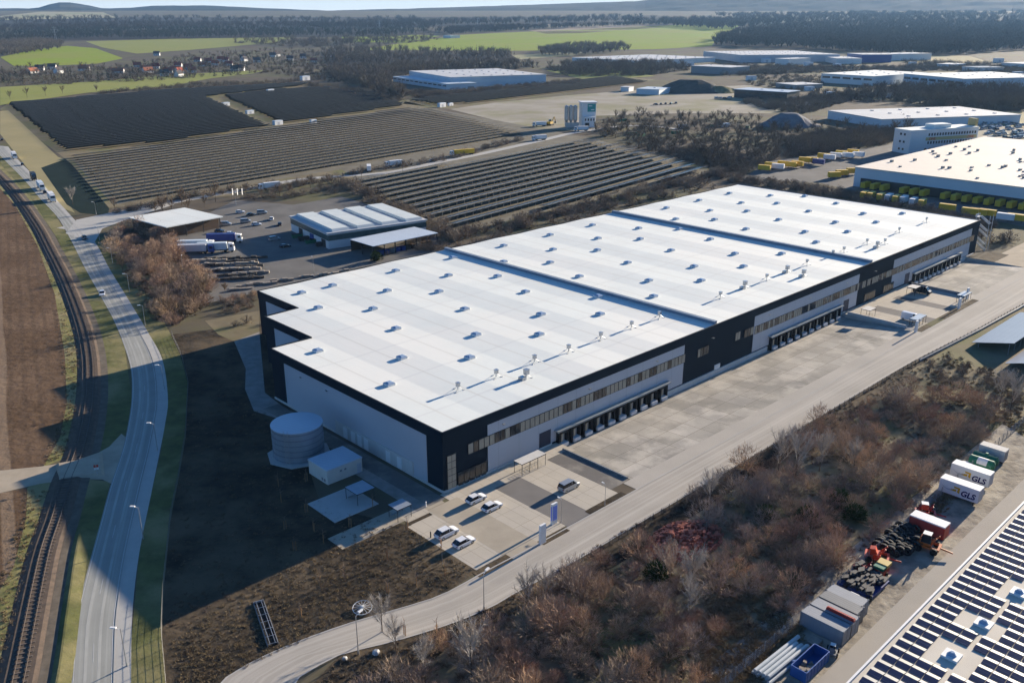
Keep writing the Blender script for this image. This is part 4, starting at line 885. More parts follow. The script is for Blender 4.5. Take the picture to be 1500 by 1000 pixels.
# ------------------------------------------------------------------ solar parks
M_pvtop = mat("photovoltaic glass", (.035, .045, .075), .22, (.03, .04, .07), .3, spec=.6)
M_pvback = mat("panel underside", (.028, .050, .078), .8, (.020, .038, .060), .2)
M_pvedge = mat("panel frame edge", (.20, .24, .30), .6, (.15, .18, .23), .2)
M_pvleg = mat("panel leg steel", (.22, .22, .22), .6)
RA = R(53.6); RD = Vector((math.cos(RA), math.sin(RA), 0)); RN = Vector((math.sin(RA), -math.cos(RA), 0))   # along a row; towards its high edge
def solar_field(pts, pitch, depth, hi, lo, label, group, legs, seg=None, phase=0.0, wob=.6):
    P = [g(*p) for p in pts]; q = [(p.dot(RD), p.dot(RN)) for p in P]; n0, n1 = min(a[1] for a in q), max(a[1] for a in q); y = n0 + pitch * .6 + phase; k = 0
    while y < n1 - 1:
        xs = sorted(x0 + (x1 - x0) * (y - y0) / (y1 - y0) for (x0, y0), (x1, y1) in zip(q, q[1:] + q[:1]) if (y0 > y) != (y1 > y))
        for a, c in zip(xs[::2], xs[1::2]):
            if c - a < 12: continue
            a += rnd.uniform(0, 3); c -= rnd.uniform(0, 3); o = RD * a + RN * y; L = c - a
            b = MB(); n_ = max(2, int(L / 22)); zs = [rnd.uniform(-.25, .25) * wob for _ in range(n_ + 1)]; ys = [math.sin(k * .5 + i * .35) * wob for i in range(n_ + 1)]
            for i in range(n_):
                x0, x1 = L * i / n_, L * (i + 1) / n_ - .35
                for z, mi, s in ((0, 1, -1), (.12, 0, 1)):
                    f = [(x0, -depth / 2 + ys[i], lo + z + zs[i]), (x1, -depth / 2 + ys[i + 1], lo + z + zs[i + 1]), (x1, depth / 2 + ys[i + 1], hi + z + zs[i + 1]), (x0, depth / 2 + ys[i], hi + z + zs[i])]
                    b.poly(f if s > 0 else f[::-1], mi)
                b.poly([(x0, depth / 2 + ys[i], hi + zs[i]), (x0, depth / 2 + ys[i], hi + .12 + zs[i]), (x1, depth / 2 + ys[i + 1], hi + .12 + zs[i + 1]), (x1, depth / 2 + ys[i + 1], hi + zs[i + 1])], 2)
            # local y points to the high edge: row frame is (RD, RN) = rotate by RA then mirror, so turn by RA and flip y
            b.v = [(x, -yy, z) for x, yy, z in b.v]; b.f = [f[::-1] for f in b.f]
            if legs:
                t = thing("solar_row", label, "solar panels", o, RA, group); part("panel_table", b, [M_pvtop, M_pvback, M_pvedge], t); e = MB()
                for i in range(int(L / 6)): x = 3 + 6 * i; e.box(x - .06, x + .06, -depth * .32, -depth * .32 + .12, 0, hi * .75); e.box(x - .04, x + .04, -depth * .32 + .12, depth * .3, lo - .1, lo); e.box(x - .06, x + .06, depth * .3, depth * .3 + .12, 0, lo + .3)
                e.box(0, L - .4, depth * .3 + .03, depth * .3 + .09, lo, lo + .1); part("support_frame", e, M_pvleg, t)
            else: solo("solar_row", b, [M_pvtop, M_pvback, M_pvedge], label, "solar panels", o, RA, group)
        y += pitch; k += 1
solar_field([(505, 268), (664, 338), (1040, 251), (868, 206)], 10.6, 6.2, 2.7, 1.35, "long solar panel row in the striped lower field behind the warehouse", "solar rows of the lower striped field", True)
solar_field([(104, 232), (166, 298), (500, 243), (772, 196), (640, 163), (596, 160), (390, 190), (240, 212)], 10.2, 5.9, 2.6, 1.35, "long solar panel row in the striped upper field above the solar road", "solar rows of the upper striped field", True, wob=.4)
solar_field([(12, 153), (92, 222), (240, 211), (395, 186), (300, 143), (440, 127), (460, 122), (250, 133), (120, 144)], 9.0, 5.6, 3.0, .8, "dark solar panel row in the black field beside the yellow verge", "solar rows of the black field", False, wob=.2)
solar_field([(326, 142), (412, 183), (590, 157), (592, 153), (480, 129), (400, 133)], 9.0, 5.6, 3.0, .8, "dark solar panel row in the black field around the white cabins", "solar rows of the middle black field", False, wob=.2)
solar_field([(596, 149), (650, 156), (800, 139), (950, 121), (900, 113), (760, 128)], 9.0, 5.6, 3.0, .8, "dark solar panel row in the narrow field below the light blue hall", "solar rows of the narrow black field", False, wob=.2)
# transformer cabins
def make_cabin():
    t = thing("transformer_cabin", "x", "cabin"); b = MB(); b.box(-4, 4, -1.6, 1.6, 0, 3.0); part("wall", b, M_whitep, t)
    b = MB(); b.prism([(-4.2, -1.8), (4.2, -1.8), (4.2, 1.8), (-4.2, 1.8)], 3.0, 3.5, taper=.85); part("roof", b, M_tankr, t); b = MB(); b.box(-1, 1, -1.68, -1.6, .2, 2.4); part("door", b, M_lgrey, t); return t
cabin = Kind(make_cabin)
for px, py, lb, s in ((331, 155, "white transformer cabin at the bend of the strip in the black solar field", 1), (366, 167, "white transformer cabin halfway down the strip in the black solar field", 1), (407, 183, "white transformer cabin at the lower end of the strip in the black solar field", 1.1), (396, 136, "white transformer cabin at the top edge of the middle black field", 1.2), (459, 180, "small white transformer cabin between black and striped solar field", .8),
                     (647, 157, "white container cabin at the end of the narrow black field, double one", 1.2), (660, 155, "smaller white container cabin at the end of the narrow black field", .8), (447, 118, "long white cabin at the top right corner of the black field", 1.8)):
    cabin.at(g(px, py), RA, lb, None, (s, s, s))
# open solar shed at the right edge
t = thing("solar_shed", "free standing solar roof with grey panels on the dry meadow", "solar panels", g(1482, 521), ANG)
b = MB(); L = 40
b.v = []; 
for z, mi in ((0, 1), (.15, 0)):
    f = [(0, 0, 3.6 + z), (L, 0, 3.6 + z), (L, 11, 1.0 + z), (0, 11, 1.0 + z)]; b.poly(f if mi == 0 else f[::-1], mi)
b.poly([(0, 0, 3.6), (L, 0, 3.6), (L, 0, 3.75), (0, 0, 3.75)], 1); b.poly([(0, 11, 1.0), (0, 0, 3.6), (0, 0, 3.75), (0, 11, 1.15)], 1)
M_pvlight = mat("sky lit panel glass", (.30, .31, .33), .35, (.26, .27, .29), .3, spec=.8); lines(M_pvlight, 1.05, 0, (.35, .36, .38), .8, 0, .03); lines(M_pvlight, 1.7, 0, (.35, .36, .38), .8, 0, .03, axis='Y')  # grey base colour carries the gleam of the sky on dark glass
part("panel_table", b, [M_pvlight, M_pvback], t); b = MB()
for k in range(9): b.box(k * 5, k * 5 + .15, 1.0, 1.15, 0, 3.3); b.box(k * 5, k * 5 + .15, 9, 9.15, 0, 1.4)
part("posts", b, M_pvleg, t)
t = thing("solar_shed", "second free standing solar roof cut off by the picture edge", "solar panels", g(1512, 549), ANG)
b = MB()
for z, mi in ((0, 1), (.15, 0)):
    f = [(0, 0, 3.2 + z), (L, 0, 3.2 + z), (L, 7, 1.2 + z), (0, 7, 1.2 + z)]; b.poly(f if mi == 0 else f[::-1], mi)
b.poly([(0, 0, 3.2), (L, 0, 3.2), (L, 0, 3.35), (0, 0, 3.35)], 1); part("panel_table", b, [M_pvlight, M_pvback], t); b = MB()
for k in range(9): b.box(k * 5, k * 5 + .15, 1.0, 1.15, 0, 2.8)
part("posts", b, M_pvleg, t)
# ------------------------------------------------------------------ hall with roof modules, lower right
M_roof2 = mat("cream roof membrane", (.62, .57, .48), .85, (.54, .49, .41), .12, 1.2, detail=8)
M_mod = mat("dark solar module", (.010, .020, .07), .3, (.014, .028, .09), .8, spec=.5); lines(M_mod, 1.02, 0, (.09, .10, .15), .6, 0, .04)
M_modl = mat("module with painted sheen", (.095, .105, .13), .5, (.075, .085, .105), .5)  # sun-facing module sides: bright sky reflection put into the base colour
ZR = 7.0
pv = thing("industrial_hall", "flat roofed hall covered with dark solar modules beside the service road", "hall", uv(-40, -85.2), ANG)
b = MB(); b.box(0, 260, -100, 0, 0, ZR - .15); part("walls", b, M_lgrey, pv)
b = MB(); b.box(.3, 259.7, -99.7, -.3, ZR - .15, ZR); part("roof", b, M_roof2, pv)
b = MB(); b.box(-.1, 260.1, -.16, .12, ZR - .5, ZR + .25); part("roof_edge", b, M_whitep, pv)
DOM = [(1280, 905), (1300, 945), (1275, 960), (1360, 920)]
nrow = 0; stuffm = MB(); domes = [touv(g(px, py, ZR)) for px, py in ((1393, 962), (1440, 915), (1492, 870))]
domes = [(u + 40, v + 85.2) for u, v in domes]
ucut = None; pitch = 2.2
for k in range(70):
    u = 31 + k * pitch
    for (v0, cnt) in ((-.9, 4), (-8.9, 4), (-17.2, 4), (-25.2, 4), (-33.2, 4)):
        runs = [MB()]
        for q in range(cnt):
            b = runs[-1]
            va = v0 - q * 1.86; vb = va - 1.74
            if any(-3.0 < u - du < 1.8 and vb - .3 < dv + 1.6 and va + .3 > dv - 1.6 for du, dv in domes):
                runs.append(MB()); continue
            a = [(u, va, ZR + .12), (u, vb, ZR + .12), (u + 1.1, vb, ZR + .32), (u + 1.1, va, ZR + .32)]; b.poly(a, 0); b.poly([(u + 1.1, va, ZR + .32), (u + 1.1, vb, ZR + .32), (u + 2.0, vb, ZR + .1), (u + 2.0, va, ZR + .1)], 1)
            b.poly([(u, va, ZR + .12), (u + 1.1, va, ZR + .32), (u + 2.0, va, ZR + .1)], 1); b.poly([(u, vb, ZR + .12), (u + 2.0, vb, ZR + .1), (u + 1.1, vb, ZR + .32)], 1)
        for b in runs:
            if not b.f: continue
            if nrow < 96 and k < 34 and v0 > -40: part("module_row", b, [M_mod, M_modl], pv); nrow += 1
            else:
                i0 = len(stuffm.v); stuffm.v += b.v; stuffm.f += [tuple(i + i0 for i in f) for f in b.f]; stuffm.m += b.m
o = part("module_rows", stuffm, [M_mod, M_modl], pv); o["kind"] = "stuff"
for du, dv in domes:
    b = MB(); b.box(du - .9, du + 1.3, dv - 1.1, dv + 1.1, ZR - .1, ZR + .35, 0); b.prism([(du - .45 + .62 * (1 + math.cos(a)), dv + .66 * math.sin(a)) for a in [2 * math.pi * k / 14 for k in range(14)]], ZR + .35, ZR + .8, 1, taper=.4)
    part("skylight", b, [M_whitep, M_dome], pv)
# ------------------------------------------------------------------ other buildings
M_lblue = mat("pale blue cladding", (.52, .59, .64), .6, (.46, .53, .58), .05)
M_whitew = mat("white cladding", (.66, .66, .65), .6, (.58, .58, .575), .04)
M_roofg = mat("pale grey roof", (.52, .53, .54), .75, (.43, .44, .45), .04, 1.3, detail=8)
M_royal = mat("royal blue cladding", (.03, .07, .26), .5, (.025, .06, .22), .05)
M_yellow = mat("post yellow paint", (.68, .43, .03), .5, (.58, .36, .025), .6)
M_brick = mat("brown timber wall", (.12, .085, .06), .9, (.09, .065, .05), .3)
def hall(nm, label, A, B_, Cc, h, wall=None, roof=None, bands=False, cat="hall", doors=0, z_far=False, over=.5):
    """rectangular hall from the ground points of two visible walls A-B and B-C"""
    K = far if (min(A[1], B_[1], Cc[1]) < 95) else g
    a, b_, c = K(*A), K(*B_), K(*Cc); e1 = a - b_; e1.z = 0; L1 = e1.length; an = math.atan2(e1.y, e1.x)
    e2 = c - b_; e2.z = 0; L2 = abs(e2.dot(Vector((-e1.y, e1.x, 0)).normalized())); sgn = 1 if e2.dot(Vector((-e1.y, e1.x, 0))) > 0 else -1
    L2 = max(L2, 8); t = thing(nm, label, cat, b_, an); z0 = -1.0
    Y0, Y1 = (0, L2) if sgn > 0 else (-L2, 0)
    m = MB(); m.box(0, L1, Y0, Y1, z0, h); part("walls", m, wall or M_whitew, t)
    m = MB(); m.box(-over, L1 + over, Y0 - over, Y1 + over, h, h + .5); 
    for k in range(int(L1 / 25)):
        for j in range(max(1, int(L2 / 30))): x, y = 12 + 25 * k, Y0 + 15 + 30 * j; m.box(x, x + 3, y, y + 1.6, h + .5, h + 1.1)
    part("roof", m, roof or M_roofg, t)
    ys = -1 if sgn > 0 else 1; yf = 0
    if bands:
        n1 = max(1, min(12, int(L1 / 14))); s = L1 / n1
        for k in range(n1):
            m = MB(); m.box(s * k + s * .12, s * k + s * .88, min(0, ys * .15), max(0, ys * .15), h * .55, h * .75); part("window", m, M_glass, t)
        n2 = max(1, min(10, int(L2 / 16))); s = (Y1 - Y0) / n2
        for k in range(n2):
            m = MB(); m.box(-.15, 0, Y0 + s * k + s * .15, Y0 + s * k + s * .6, .2, h * .45); part("gate", m, M_lgrey if k % 2 else M_steel, t)
    return t, L1, Y0, Y1, h
hall("logistics_hall", "pale blue stepped hall with ribbed roof beyond the black solar fields", (600, 118), (660, 129), (768, 119.5), 13, M_lblue, M_roofg)
hall("loading_wing", "low pale blue loading wing on the near side of the ribbed roof hall", (576, 120), (655, 132), (690, 129), 7, M_lblue, M_lblue, True, doors=1)
hall("industrial_hall", "long grey hall at the foot of the wooded hill", (1030, 84), (1085, 92), (1190, 86), 14, M_lgrey, M_roofg)
hall("industrial_hall", "white low factory hall far back before the green field", (838, 91), (935, 97), (1035, 90), 9, M_whitew, M_roofg)
hall("office_block", "small white office box before the long grey hall", (1135, 95), (1155, 96), (1165, 93), 11, M_whitew, M_roofg)
hall("industrial_hall", "white hall with royal blue wing at the forest edge, blue half", (1240, 89), (1262, 92), (1275, 88), 15, M_royal, M_roofg)
hall("industrial_hall", "white gabled hall behind the royal blue wing", (1262, 88), (1290, 90), (1320, 85), 13, M_whitew, M_roofg)
hall("industrial_hall", "white hall left of the royal blue wing", (1205, 90), (1225, 94), (1245, 91), 10, M_whitew, M_roofg)
hall("industrial_hall", "white flat hall in the middle distance, nearer twin on the left", (1202, 121), (1278, 126), (1325, 118), 12, M_whitew, M_roof, True)
hall("industrial_hall", "large white flat hall in the middle distance, right of its twin", (1322, 124), (1410, 133), (1486, 124), 14, M_lblue, M_roof, True)
hall("industrial_hall", "long low white roofed hall half hidden behind the dark scrub wood", (1212, 174), (1290, 188), (1390, 166), 7, M_lblue, M_roofg)
hall("showroom", "glazed flat showroom with pale canopy beyond the gravel heap", (1075, 143), (1152, 148), (1166, 145), 9, M_frame, M_tankr, True)
hall("industrial_hall", "dark flat hall standing before the earth heap", (1012, 107), (1070, 110), (1082, 107), 11, M_steel, M_roofg)
hall("site_office", "small pale blue flat building at the edge of the hardstanding", (932, 138), (965, 139.5), (973, 136), 6, M_lblue, M_lblue)
hall("site_office", "tiny pale cabin next to the small pale blue flat building", (909, 134), (921, 134.5), (923, 133), 5, M_whitew, M_roofg, False)
hall("industrial_hall", "small white shed below the straw field near the forest", (1372, 99), (1396, 100), (1400, 98), 6, M_lblue, M_roofg)
hall("industrial_hall", "pale house like hall with dark roof below the straw field", (1408, 104), (1432, 106), (1440, 103), 7, M_whitew, M_steel)
hall("industrial_hall", "white works far right below the forest", (1466, 100), (1500, 102), (1540, 98), 9, M_whitew, M_roofg)
hall("field_barn", "small white barn alone on the green crop field", (649, 56), (660, 56.6), (664, 55.5), 9, M_whitew, M_whitew, False)
hall("industrial_hall", "pale blue small hall between the twin white halls and the showroom", (1136, 128), (1165, 131), (1180, 127), 5, M_steel, M_roofg, False)
M_roofm = mat("pale green grey sheet", (.60, .64, .62), .7, (.50, .54, .53), .15)
# storage yard buildings
t, L1, Y0, Y1, h = hall("storage_hall", "white workshop hall with stepped ribbed roof in the storage yard", (427, 338), (482, 365), (602, 335), 6.2, M_whitew, M_roofg, False)
m = MB(); m.box(-.2, L1, Y0 - .12, Y0, 3.4, 5.6, 0); m.box(-.12, 0, Y0, Y1, 3.4, 5.6); m.box(.1, L1, Y1, Y1 + .12, 3.4, 5.6); part("glazing_band", m, mat("green tinted glazing", (.06, .09, .085), .2, (.10, .14, .13), .5), t)
for k in range(4):                               # ribbed roof: long low monitors across
    y = Y0 + (Y1 - Y0) * (k + .1) / 4; y2 = Y0 + (Y1 - Y0) * (k + .8) / 4; m = MB(); m.prism([(.5, y), (L1 - .5, y), (L1 - .5, y2), (.5, y2)], h + .5, h + 1.5, taper=.93); part("roof_monitor", m, M_roofm, t)
for k in range(3): m = MB(); x = 3 + k * L1 * .3; m.box(x, x + 4, -.16, 0, 0, 3.2); m.box(x, x + 4, 0, .16, 0, 3.2); part("gate", m, M_royal if k == 1 else M_frame, t)
t = thing("canopy_shed", "open canopy shed with pale blue roof beside the workshop hall", "shed", uv(98.5, 161), R(43.9))
m = MB(); m.extr([(0, 4.6), (33, 4.6), (33, 4.8), (0, 4.8)], 0, 16); part("roof", m, M_tankr, t)
for k in range(7):
    for y in (.4, 8, 15.5): m = MB(); m.box(k * 5.4 + .2, k * 5.4 + .45, y, y + .25, 0, 4.6); part("post", m, M_frame, t)
m = MB(); m.box(.2, 32.8, 15.7, 15.9, 0, 4.6); part("back_wall", m, M_brick, t)
for k in range(11): 
    c_ = rnd.choice([(M_brick, "brown"), (M_steel, "grey"), (M_royal, "blue")]); solo("crate", MB().box(0, 2, 0, 2, 0, 1.6).box(-.05, 2.05, -.05, 2.05, 1.6, 1.7), c_[0], "storage crate of goods under the open canopy shed", "crate", uv(100 + 2.7 * k, 162.5), ANG, "crates under the canopy shed")
t = thing("open_shed", "white roofed open shed with brown timber walls beside the brown thicket", "shed", g(247, 350), ANG + .12)
m = MB(); m.box(-.8, 27, -.8, 30, 5.0, 5.4); part("roof", m, M_roof, t); m = MB(); m.box(.2, 26, 1.5, 29, 0, 5.0); part("walls", m, M_brick, t)
for k in range(4): m = MB(); m.box(k * 8.4, k * 8.4 + .3, -.4, -.1, 0, 5); part("post", m, M_frame, t)
# concrete plant
sp = thing("concrete_plant", "tall concrete mixing plant with steel silos and teal sign board", "plant", g(852, 186), R(10))
m = MB(); m.box(0, 12, -1, 10, 0, 20); m.box(1, 10, -6, -1, 0, 9); m.box(-1, 13, -2, 11, 20, 20.6); part("tower", m, M_whitep, sp)
for k, x in enumerate((-13, -9.2, -5.4)):
    m = MB(); m.cyl(x, 2, 6, 17, 1.8, 14); m.cyl(x, 2, 17, 18, 1.8, 14, r1=.5); m.cyl(x, 2, 3.5, 6, .5, 14, r1=1.8)
    for q in range(4): a = R(45 + 90 * q); m.tube((x + 1.6 * math.cos(a), 2 + 1.6 * math.sin(a), 0), (x + 1.6 * math.cos(a), 2 + 1.6 * math.sin(a), 7), .15, 5)
    part("silo", m, M_gal, sp)
m = MB(); m.box(-15, -3, -3, -2, 0, 4); part("base_wall", m, M_conc, sp)
M_teal = mat("teal sign board", (.03, .27, .25), .5, (.035, .30, .28), .3)
m = MB(); m.box(4.5, 11.5, -1.15, -1.0, 12.5, 19, 0); m.box(5.4, 8.5, -1.2, -1.14, 17, 17.7, 1); m.box(7.6, 10.4, -1.2, -1.14, 13.8, 14.5, 1); part("sign_board", m, [M_teal, M_whitep], sp)
for k in range(4): m = MB(); m.box(1.2 + 2.4 * k, 2.3 + 2.4 * k, -6.1, -6, 5.5, 7.5); part("window", m, M_glass, sp)
m = MB(); m.box(1.5, 5, -6.1, -6, 0, 4); part("gate", m, M_frame, sp)
for nm, px, py, r, h, m_, lb in (("earth_heap", 1012, 134, 42, 15, mat("dark earth", (.11, .10, .085), .95, (.07, .065, .055), .08, 1.3), "large dark earth heap with light ridge on the hardstanding"), ("earth_heap", 1050, 135, 26, 8, MATS["dry grass"], "smaller tan earth heap right of the dark one"), ("gravel_heap", 1155, 184, 22, 11, mat("blue grey gravel", (.20, .20, .21), .95, (.14, .14, .15), .15, 1.3), "blue grey gravel heap above the dark scrub wood")):
    b = MB(); N = 18; rings = [(1, 0), (.78, .28), (.5, .66), (.25, .95), (.06, 1.0)]; rr = [[r * q * rnd.uniform(.85, 1.12) for _ in range(N)] for q, _ in rings]
    for (q, z), rw in zip(rings, rr):
        for k in range(N): a = 2 * math.pi * k / N; b.v.append((1.25 * rw[k] * math.cos(a), rw[k] * math.sin(a), h * z - (.3 if z == 0 else 0)))
    for j in range(len(rings) - 1):
        for k in range(N): k2 = (k + 1) % N; b.f.append((j * N + k, j * N + k2, j * N + N + k2, j * N + N + k)); b.m.append(0)
    b.f.append(tuple(range(4 * N, 5 * N))); b.m.append(0); solo(nm, b, m_, lb, "heap", g(px, py))
# yellow parcel depot
def text_mesh(s, size, shear=0.0, bold=0.0):
    c = bpy.data.curves.new("letters", 'FONT'); c.body = s; c.size = size; c.shear = shear; c.offset = bold; c.extrude = .012; c.resolution_u = 3
    o = bpy.data.objects.new("letters", c); col.objects.link(o); dg_ = bpy.context.evaluated_depsgraph_get(); me = bpy.data.meshes.new_from_object(o.evaluated_get(dg_)); bpy.data.objects.remove(o); bpy.data.curves.remove(c); return me
from mathutils import Matrix
def lettering(s, size, m, parent, loc, xdir, ydir, shear=0.0, bold=0.0, width=None):
    me = text_mesh(s, size, shear, bold); me.materials.clear(); me.materials.append(m); X = Vector(xdir); Y = Vector(ydir); Zd = X.cross(Y); k = 1.0
    if width:
        xs = [v.co.x for v in me.vertices]; k = width / (max(xs) - min(xs))
    M_ = Matrix(((X.x * k, Y.x, Zd.x, loc[0]), (X.y * k, Y.y, Zd.y, loc[1]), (X.z * k, Y.z, Zd.z, loc[2]), (0, 0, 0, 1))); me.transform(M_); me.name = "lettering"; return link("lettering", me, parent)
DP = thing("depot", "huge white roofed parcel depot with a row of yellow trailers along its docks", "depot", uv(384.6, 104.3), R(43.75))
m = MB(); m.box(0, 190, -150, 0, 0, 10.2); part("walls", m, M_lblue, DP); m = MB(); m.box(-.4, 190, -150, .4, 10.2, 10.8); part("roof", m, mat("cream white roof", (.68, .60, .50), .8, (.60, .53, .45), .05), DP)
m = MB(); m.box(-.25, 0, -118, -4, 0, 5.0); part("dock_band", m, M_frame, DP)
m = MB(); m.box(60, 62, -70, -66, 10.8, 12.5); 
for k in range(46):
    m = MB(); x, y = rnd.uniform(8, 130), rnd.uniform(-100, -6); m.box(x, x + rnd.uniform(1, 2.4), y, y + 1.4, 10.7, rnd.uniform(11.3, 12.2)); part("roof_unit", m, M_steel, DP)
m = MB(); m.box(40, 76, -150, -88, 10.8, 11.3); m.box(39, 40, -150, -88, 10.8, 13.4); part("yellow_parapet", m, M_yellow, DP)
ofc = thing("office_block", "white three storey office with yellow band and red letters behind the depot", "office", g(1330, 226), R(22))
m = MB(); m.box(0, 62, 0, 15, 0, 15.5); part("walls", m, M_whitew, ofc); m = MB(); m.box(-.2, 62.2, -.2, 15.2, 15.5, 16); m.box(24, 40, 4, 12, 16, 18.5); part("roof", m, M_roof, ofc)
m = MB(); m.box(14, 61, -.12, 0, 8.4, 10.6); part("yellow_band", m, mat("pale yellow band", (.52, .40, .17), .6), ofc)
for zz in (6, 11.5):
    for k in range(18): m = MB(); m.box(16 + 2.5 * k, 17.4 + 2.5 * k, -.1, 0, zz, zz + 1.8); part("window", m, M_glass, ofc)
for k in range(8): m = MB(); m.box(14 + 4 * k, 16 + 4 * k, -.1, 0, 1.2, 3.2); part("window", m, M_glass, ofc)
for zz in (2, 7, 12):
    for y in (4.5, 8): m = MB(); m.box(-.1, 0, y, y + 1.6, zz, zz + 1.5); part("window", m, M_glass, ofc)
m = MB(); m.box(62, 65, 4, 10, 0, 21); part("yellow_tower", m, mat("dull yellow cladding", (.38, .31, .14), .6), ofc)
M_dred = mat("red letters", (.50, .03, .02), .5)
for x in (16.5, 52): lettering("DHL", 2.5, M_dred, ofc, (x, -.13, 8.6), (1, 0, 0), (0, 0, 1), .3, .06, 6.5)
# trailers
def make_trailer(mm, L=7.4, legs=True):
    t = thing("swap_trailer", "x", "trailer"); b = MB(); b.box(0, L, -1.25, 1.25, 1.1, 3.9); part("box_body", b, mm, t); b = MB(); b.box(.1, L - .1, -.5, .5, .85, 1.1)
    for x in (.9, L - .9):
        for y in (-1.1, 1.1): b.box(x - .08, x + .08, y - .08, y + .08, 0, 1.1)
    part("support_frame", b, M_frame, t)
    b = MB(); b.box(-.05, 0, -1.15, -.04, 1.2, 3.8); b.box(-.05, 0, .04, 1.15, 1.2, 3.8); part("rear_doors", b, mm, t); return t
def make_artic(cabm, boxm, L=12.5):
    t = thing("lorry", "x", "lorry"); b = MB(); b.box(0, L, -1.25, 1.25, 1.2, 3.95); part("cargo_box", b, boxm, t)
    b = MB(); b.extr([(L + .7, .6), (L + 2.9, .6), (L + 2.9, 2.1), (L + 2.6, 3.5), (L + .7, 3.7)], -1.2, 1.2); part("cab", b, cabm, t)
    b = MB(); b.poly([(L + 2.93, -1.05, 2.1), (L + 2.93, 1.05, 2.1), (L + 2.68, 1.05, 3.2), (L + 2.68, -1.05, 3.2)]); b.box(L + 1.3, L + 2.4, -1.23, 1.23, 2.2, 3.0); part("windscreen", b, M_glass, t)
    b = MB(); b.box(.2, L + 2.6, -.55, .55, .7, 1.2); part("chassis", b, M_frame, t)
    for x in (1.6, 2.9, L - .6, L + 2.1):
        for s in (-1, 1): b = MB(); b.tube((x, s * .85, .5), (x, s * 1.2, .5), .5, 10); part("wheel", b, M_black, t)
    return t
M_bluebox = mat("dark blue tarpaulin", (.025, .045, .20), .5, (.02, .04, .17), .5)
ktrl = {"y": Kind(lambda: make_trailer(M_yellow)), "w": Kind(lambda: make_trailer(M_whitep)), "b": Kind(lambda: make_trailer(M_bluebox))}
lb_dock = "yellow swap trailer backed against the depot docks"
for k in range(19):
    y = -9 - 5.35 * k
    if k in (3, 7): continue
    p = DP.location + Vector((math.cos(DP.rotation_euler.z), math.sin(DP.rotation_euler.z), 0)) * -7.7 + Vector((-math.sin(DP.rotation_euler.z), math.cos(DP.rotation_euler.z), 0)) * y
    ktrl["y"].at(p, DP.rotation_euler.z, lb_dock, "yellow trailers at the depot docks")
A1 = DP.rotation_euler.z
for i, (px, py, c) in enumerate(((1128, 252, "y"), (1137, 248, "y"), (1148, 250, "w"), (1156, 246, "y"), (1166, 247, "y"), (1176, 246, "y"), (1187, 240, "y"), (1197, 240, "y"), (1207, 243, "b"), (1214, 234, "y"), (1223, 236, "w"), (1232, 233, "w"), (1240, 230, "y"), (1250, 233, "w"), (1257, 228, "y"), (1265, 232, "w"))):
    nm = {"y": "yellow", "w": "white", "b": "blue"}[c]; ktrl[c].at(g(px, py), A1 + 1.75 + rnd.uniform(-.08, .08), nm + " swap trailer parked in the loose row beyond the depot corner", nm + " trailers beyond the depot corner")
for i, (px, py, c) in enumerate(((1213, 262, "y"), (1224, 259, "y"), (1240, 256, "y"))): ktrl[c].at(g(px, py), A1 - .6, "yellow swap trailer at the near left corner of the depot", "yellow trailers at the depot corner")
for i, (px, py, c) in enumerate(((1262, 293, "y"), (1272, 294, "y"), (1286, 296, "y"), (1298, 297, "w"), (1309, 299, "y"), (1320, 300, "w"), (1334, 303, "w"), (1347, 305, "y"), (1375, 309, "y"), (1408, 315, "y"), (1420, 316, "y"), (1433, 317, "y"), (1459, 323, "w"), (1474, 324, "y"))):
    nm = {"y": "yellow", "w": "white"}[c]; ktrl[c].at(g(px, py), A1 + (.15 if i < 8 else -1.45), nm + " swap trailer in the row directly behind the warehouse hedge", nm + " trailers behind the warehouse hedge")
# village
M_rr = mat("red roof tiles", (.30, .085, .055), .9, (.22, .07, .05), .3); M_ro = mat("orange roof tiles", (.34, .135, .075), .9, (.27, .11, .065), .3); M_dkr = mat("dark roof tiles", (.085, .075, .075), .9, (.065, .06, .06), .3)
def make_house(mr, wide, h):
    def f():
        t = thing("house", "x", "house"); L = 13 * wide; b = MB(); b.box(0, L, 0, 9, -.5, h); b.poly([(0, 0, h), (0, 9, h), (0, 4.5, h + 4.6)][::-1]); b.poly([(L, 0, h), (L, 9, h), (L, 4.5, h + 4.6)]); part("wall", b, M_whitew, t)
        b = MB()
        for s, y in ((1, -.6), (-1, 9.6)):
            f4 = [(-.5, y, h - .5), (L + .5, y, h - .5), (L + .5, 4.5, h + 4.9), (-.5, 4.5, h + 4.9)]; b.poly(f4 if s > 0 else f4[::-1]); f4 = [(x, yy, z - .3) for x, yy, z in f4]; b.poly(f4[::-1] if s > 0 else f4)
        r_ = part("roof", b, mr, t); b = MB(); b.box(L * .3, L * .3 + .8, 4, 4.8, h + 3, h + 6); link("chimney", b.mesh("chimney", M_rr), r_)
        for k in range(3): b = MB(); b.box(1.5 + 4 * k * wide, 2.8 + 4 * k * wide, -.08, 0, 1.2, 2.8); part("window", b, M_glass, t)
        return t
    return f
hk = {"red": Kind(make_house(M_rr, 1.0, 4.5)), "orange": Kind(make_house(M_ro, 1.3, 4)), "dark": Kind(make_house(M_dkr, 1.0, 5))}
hp = []
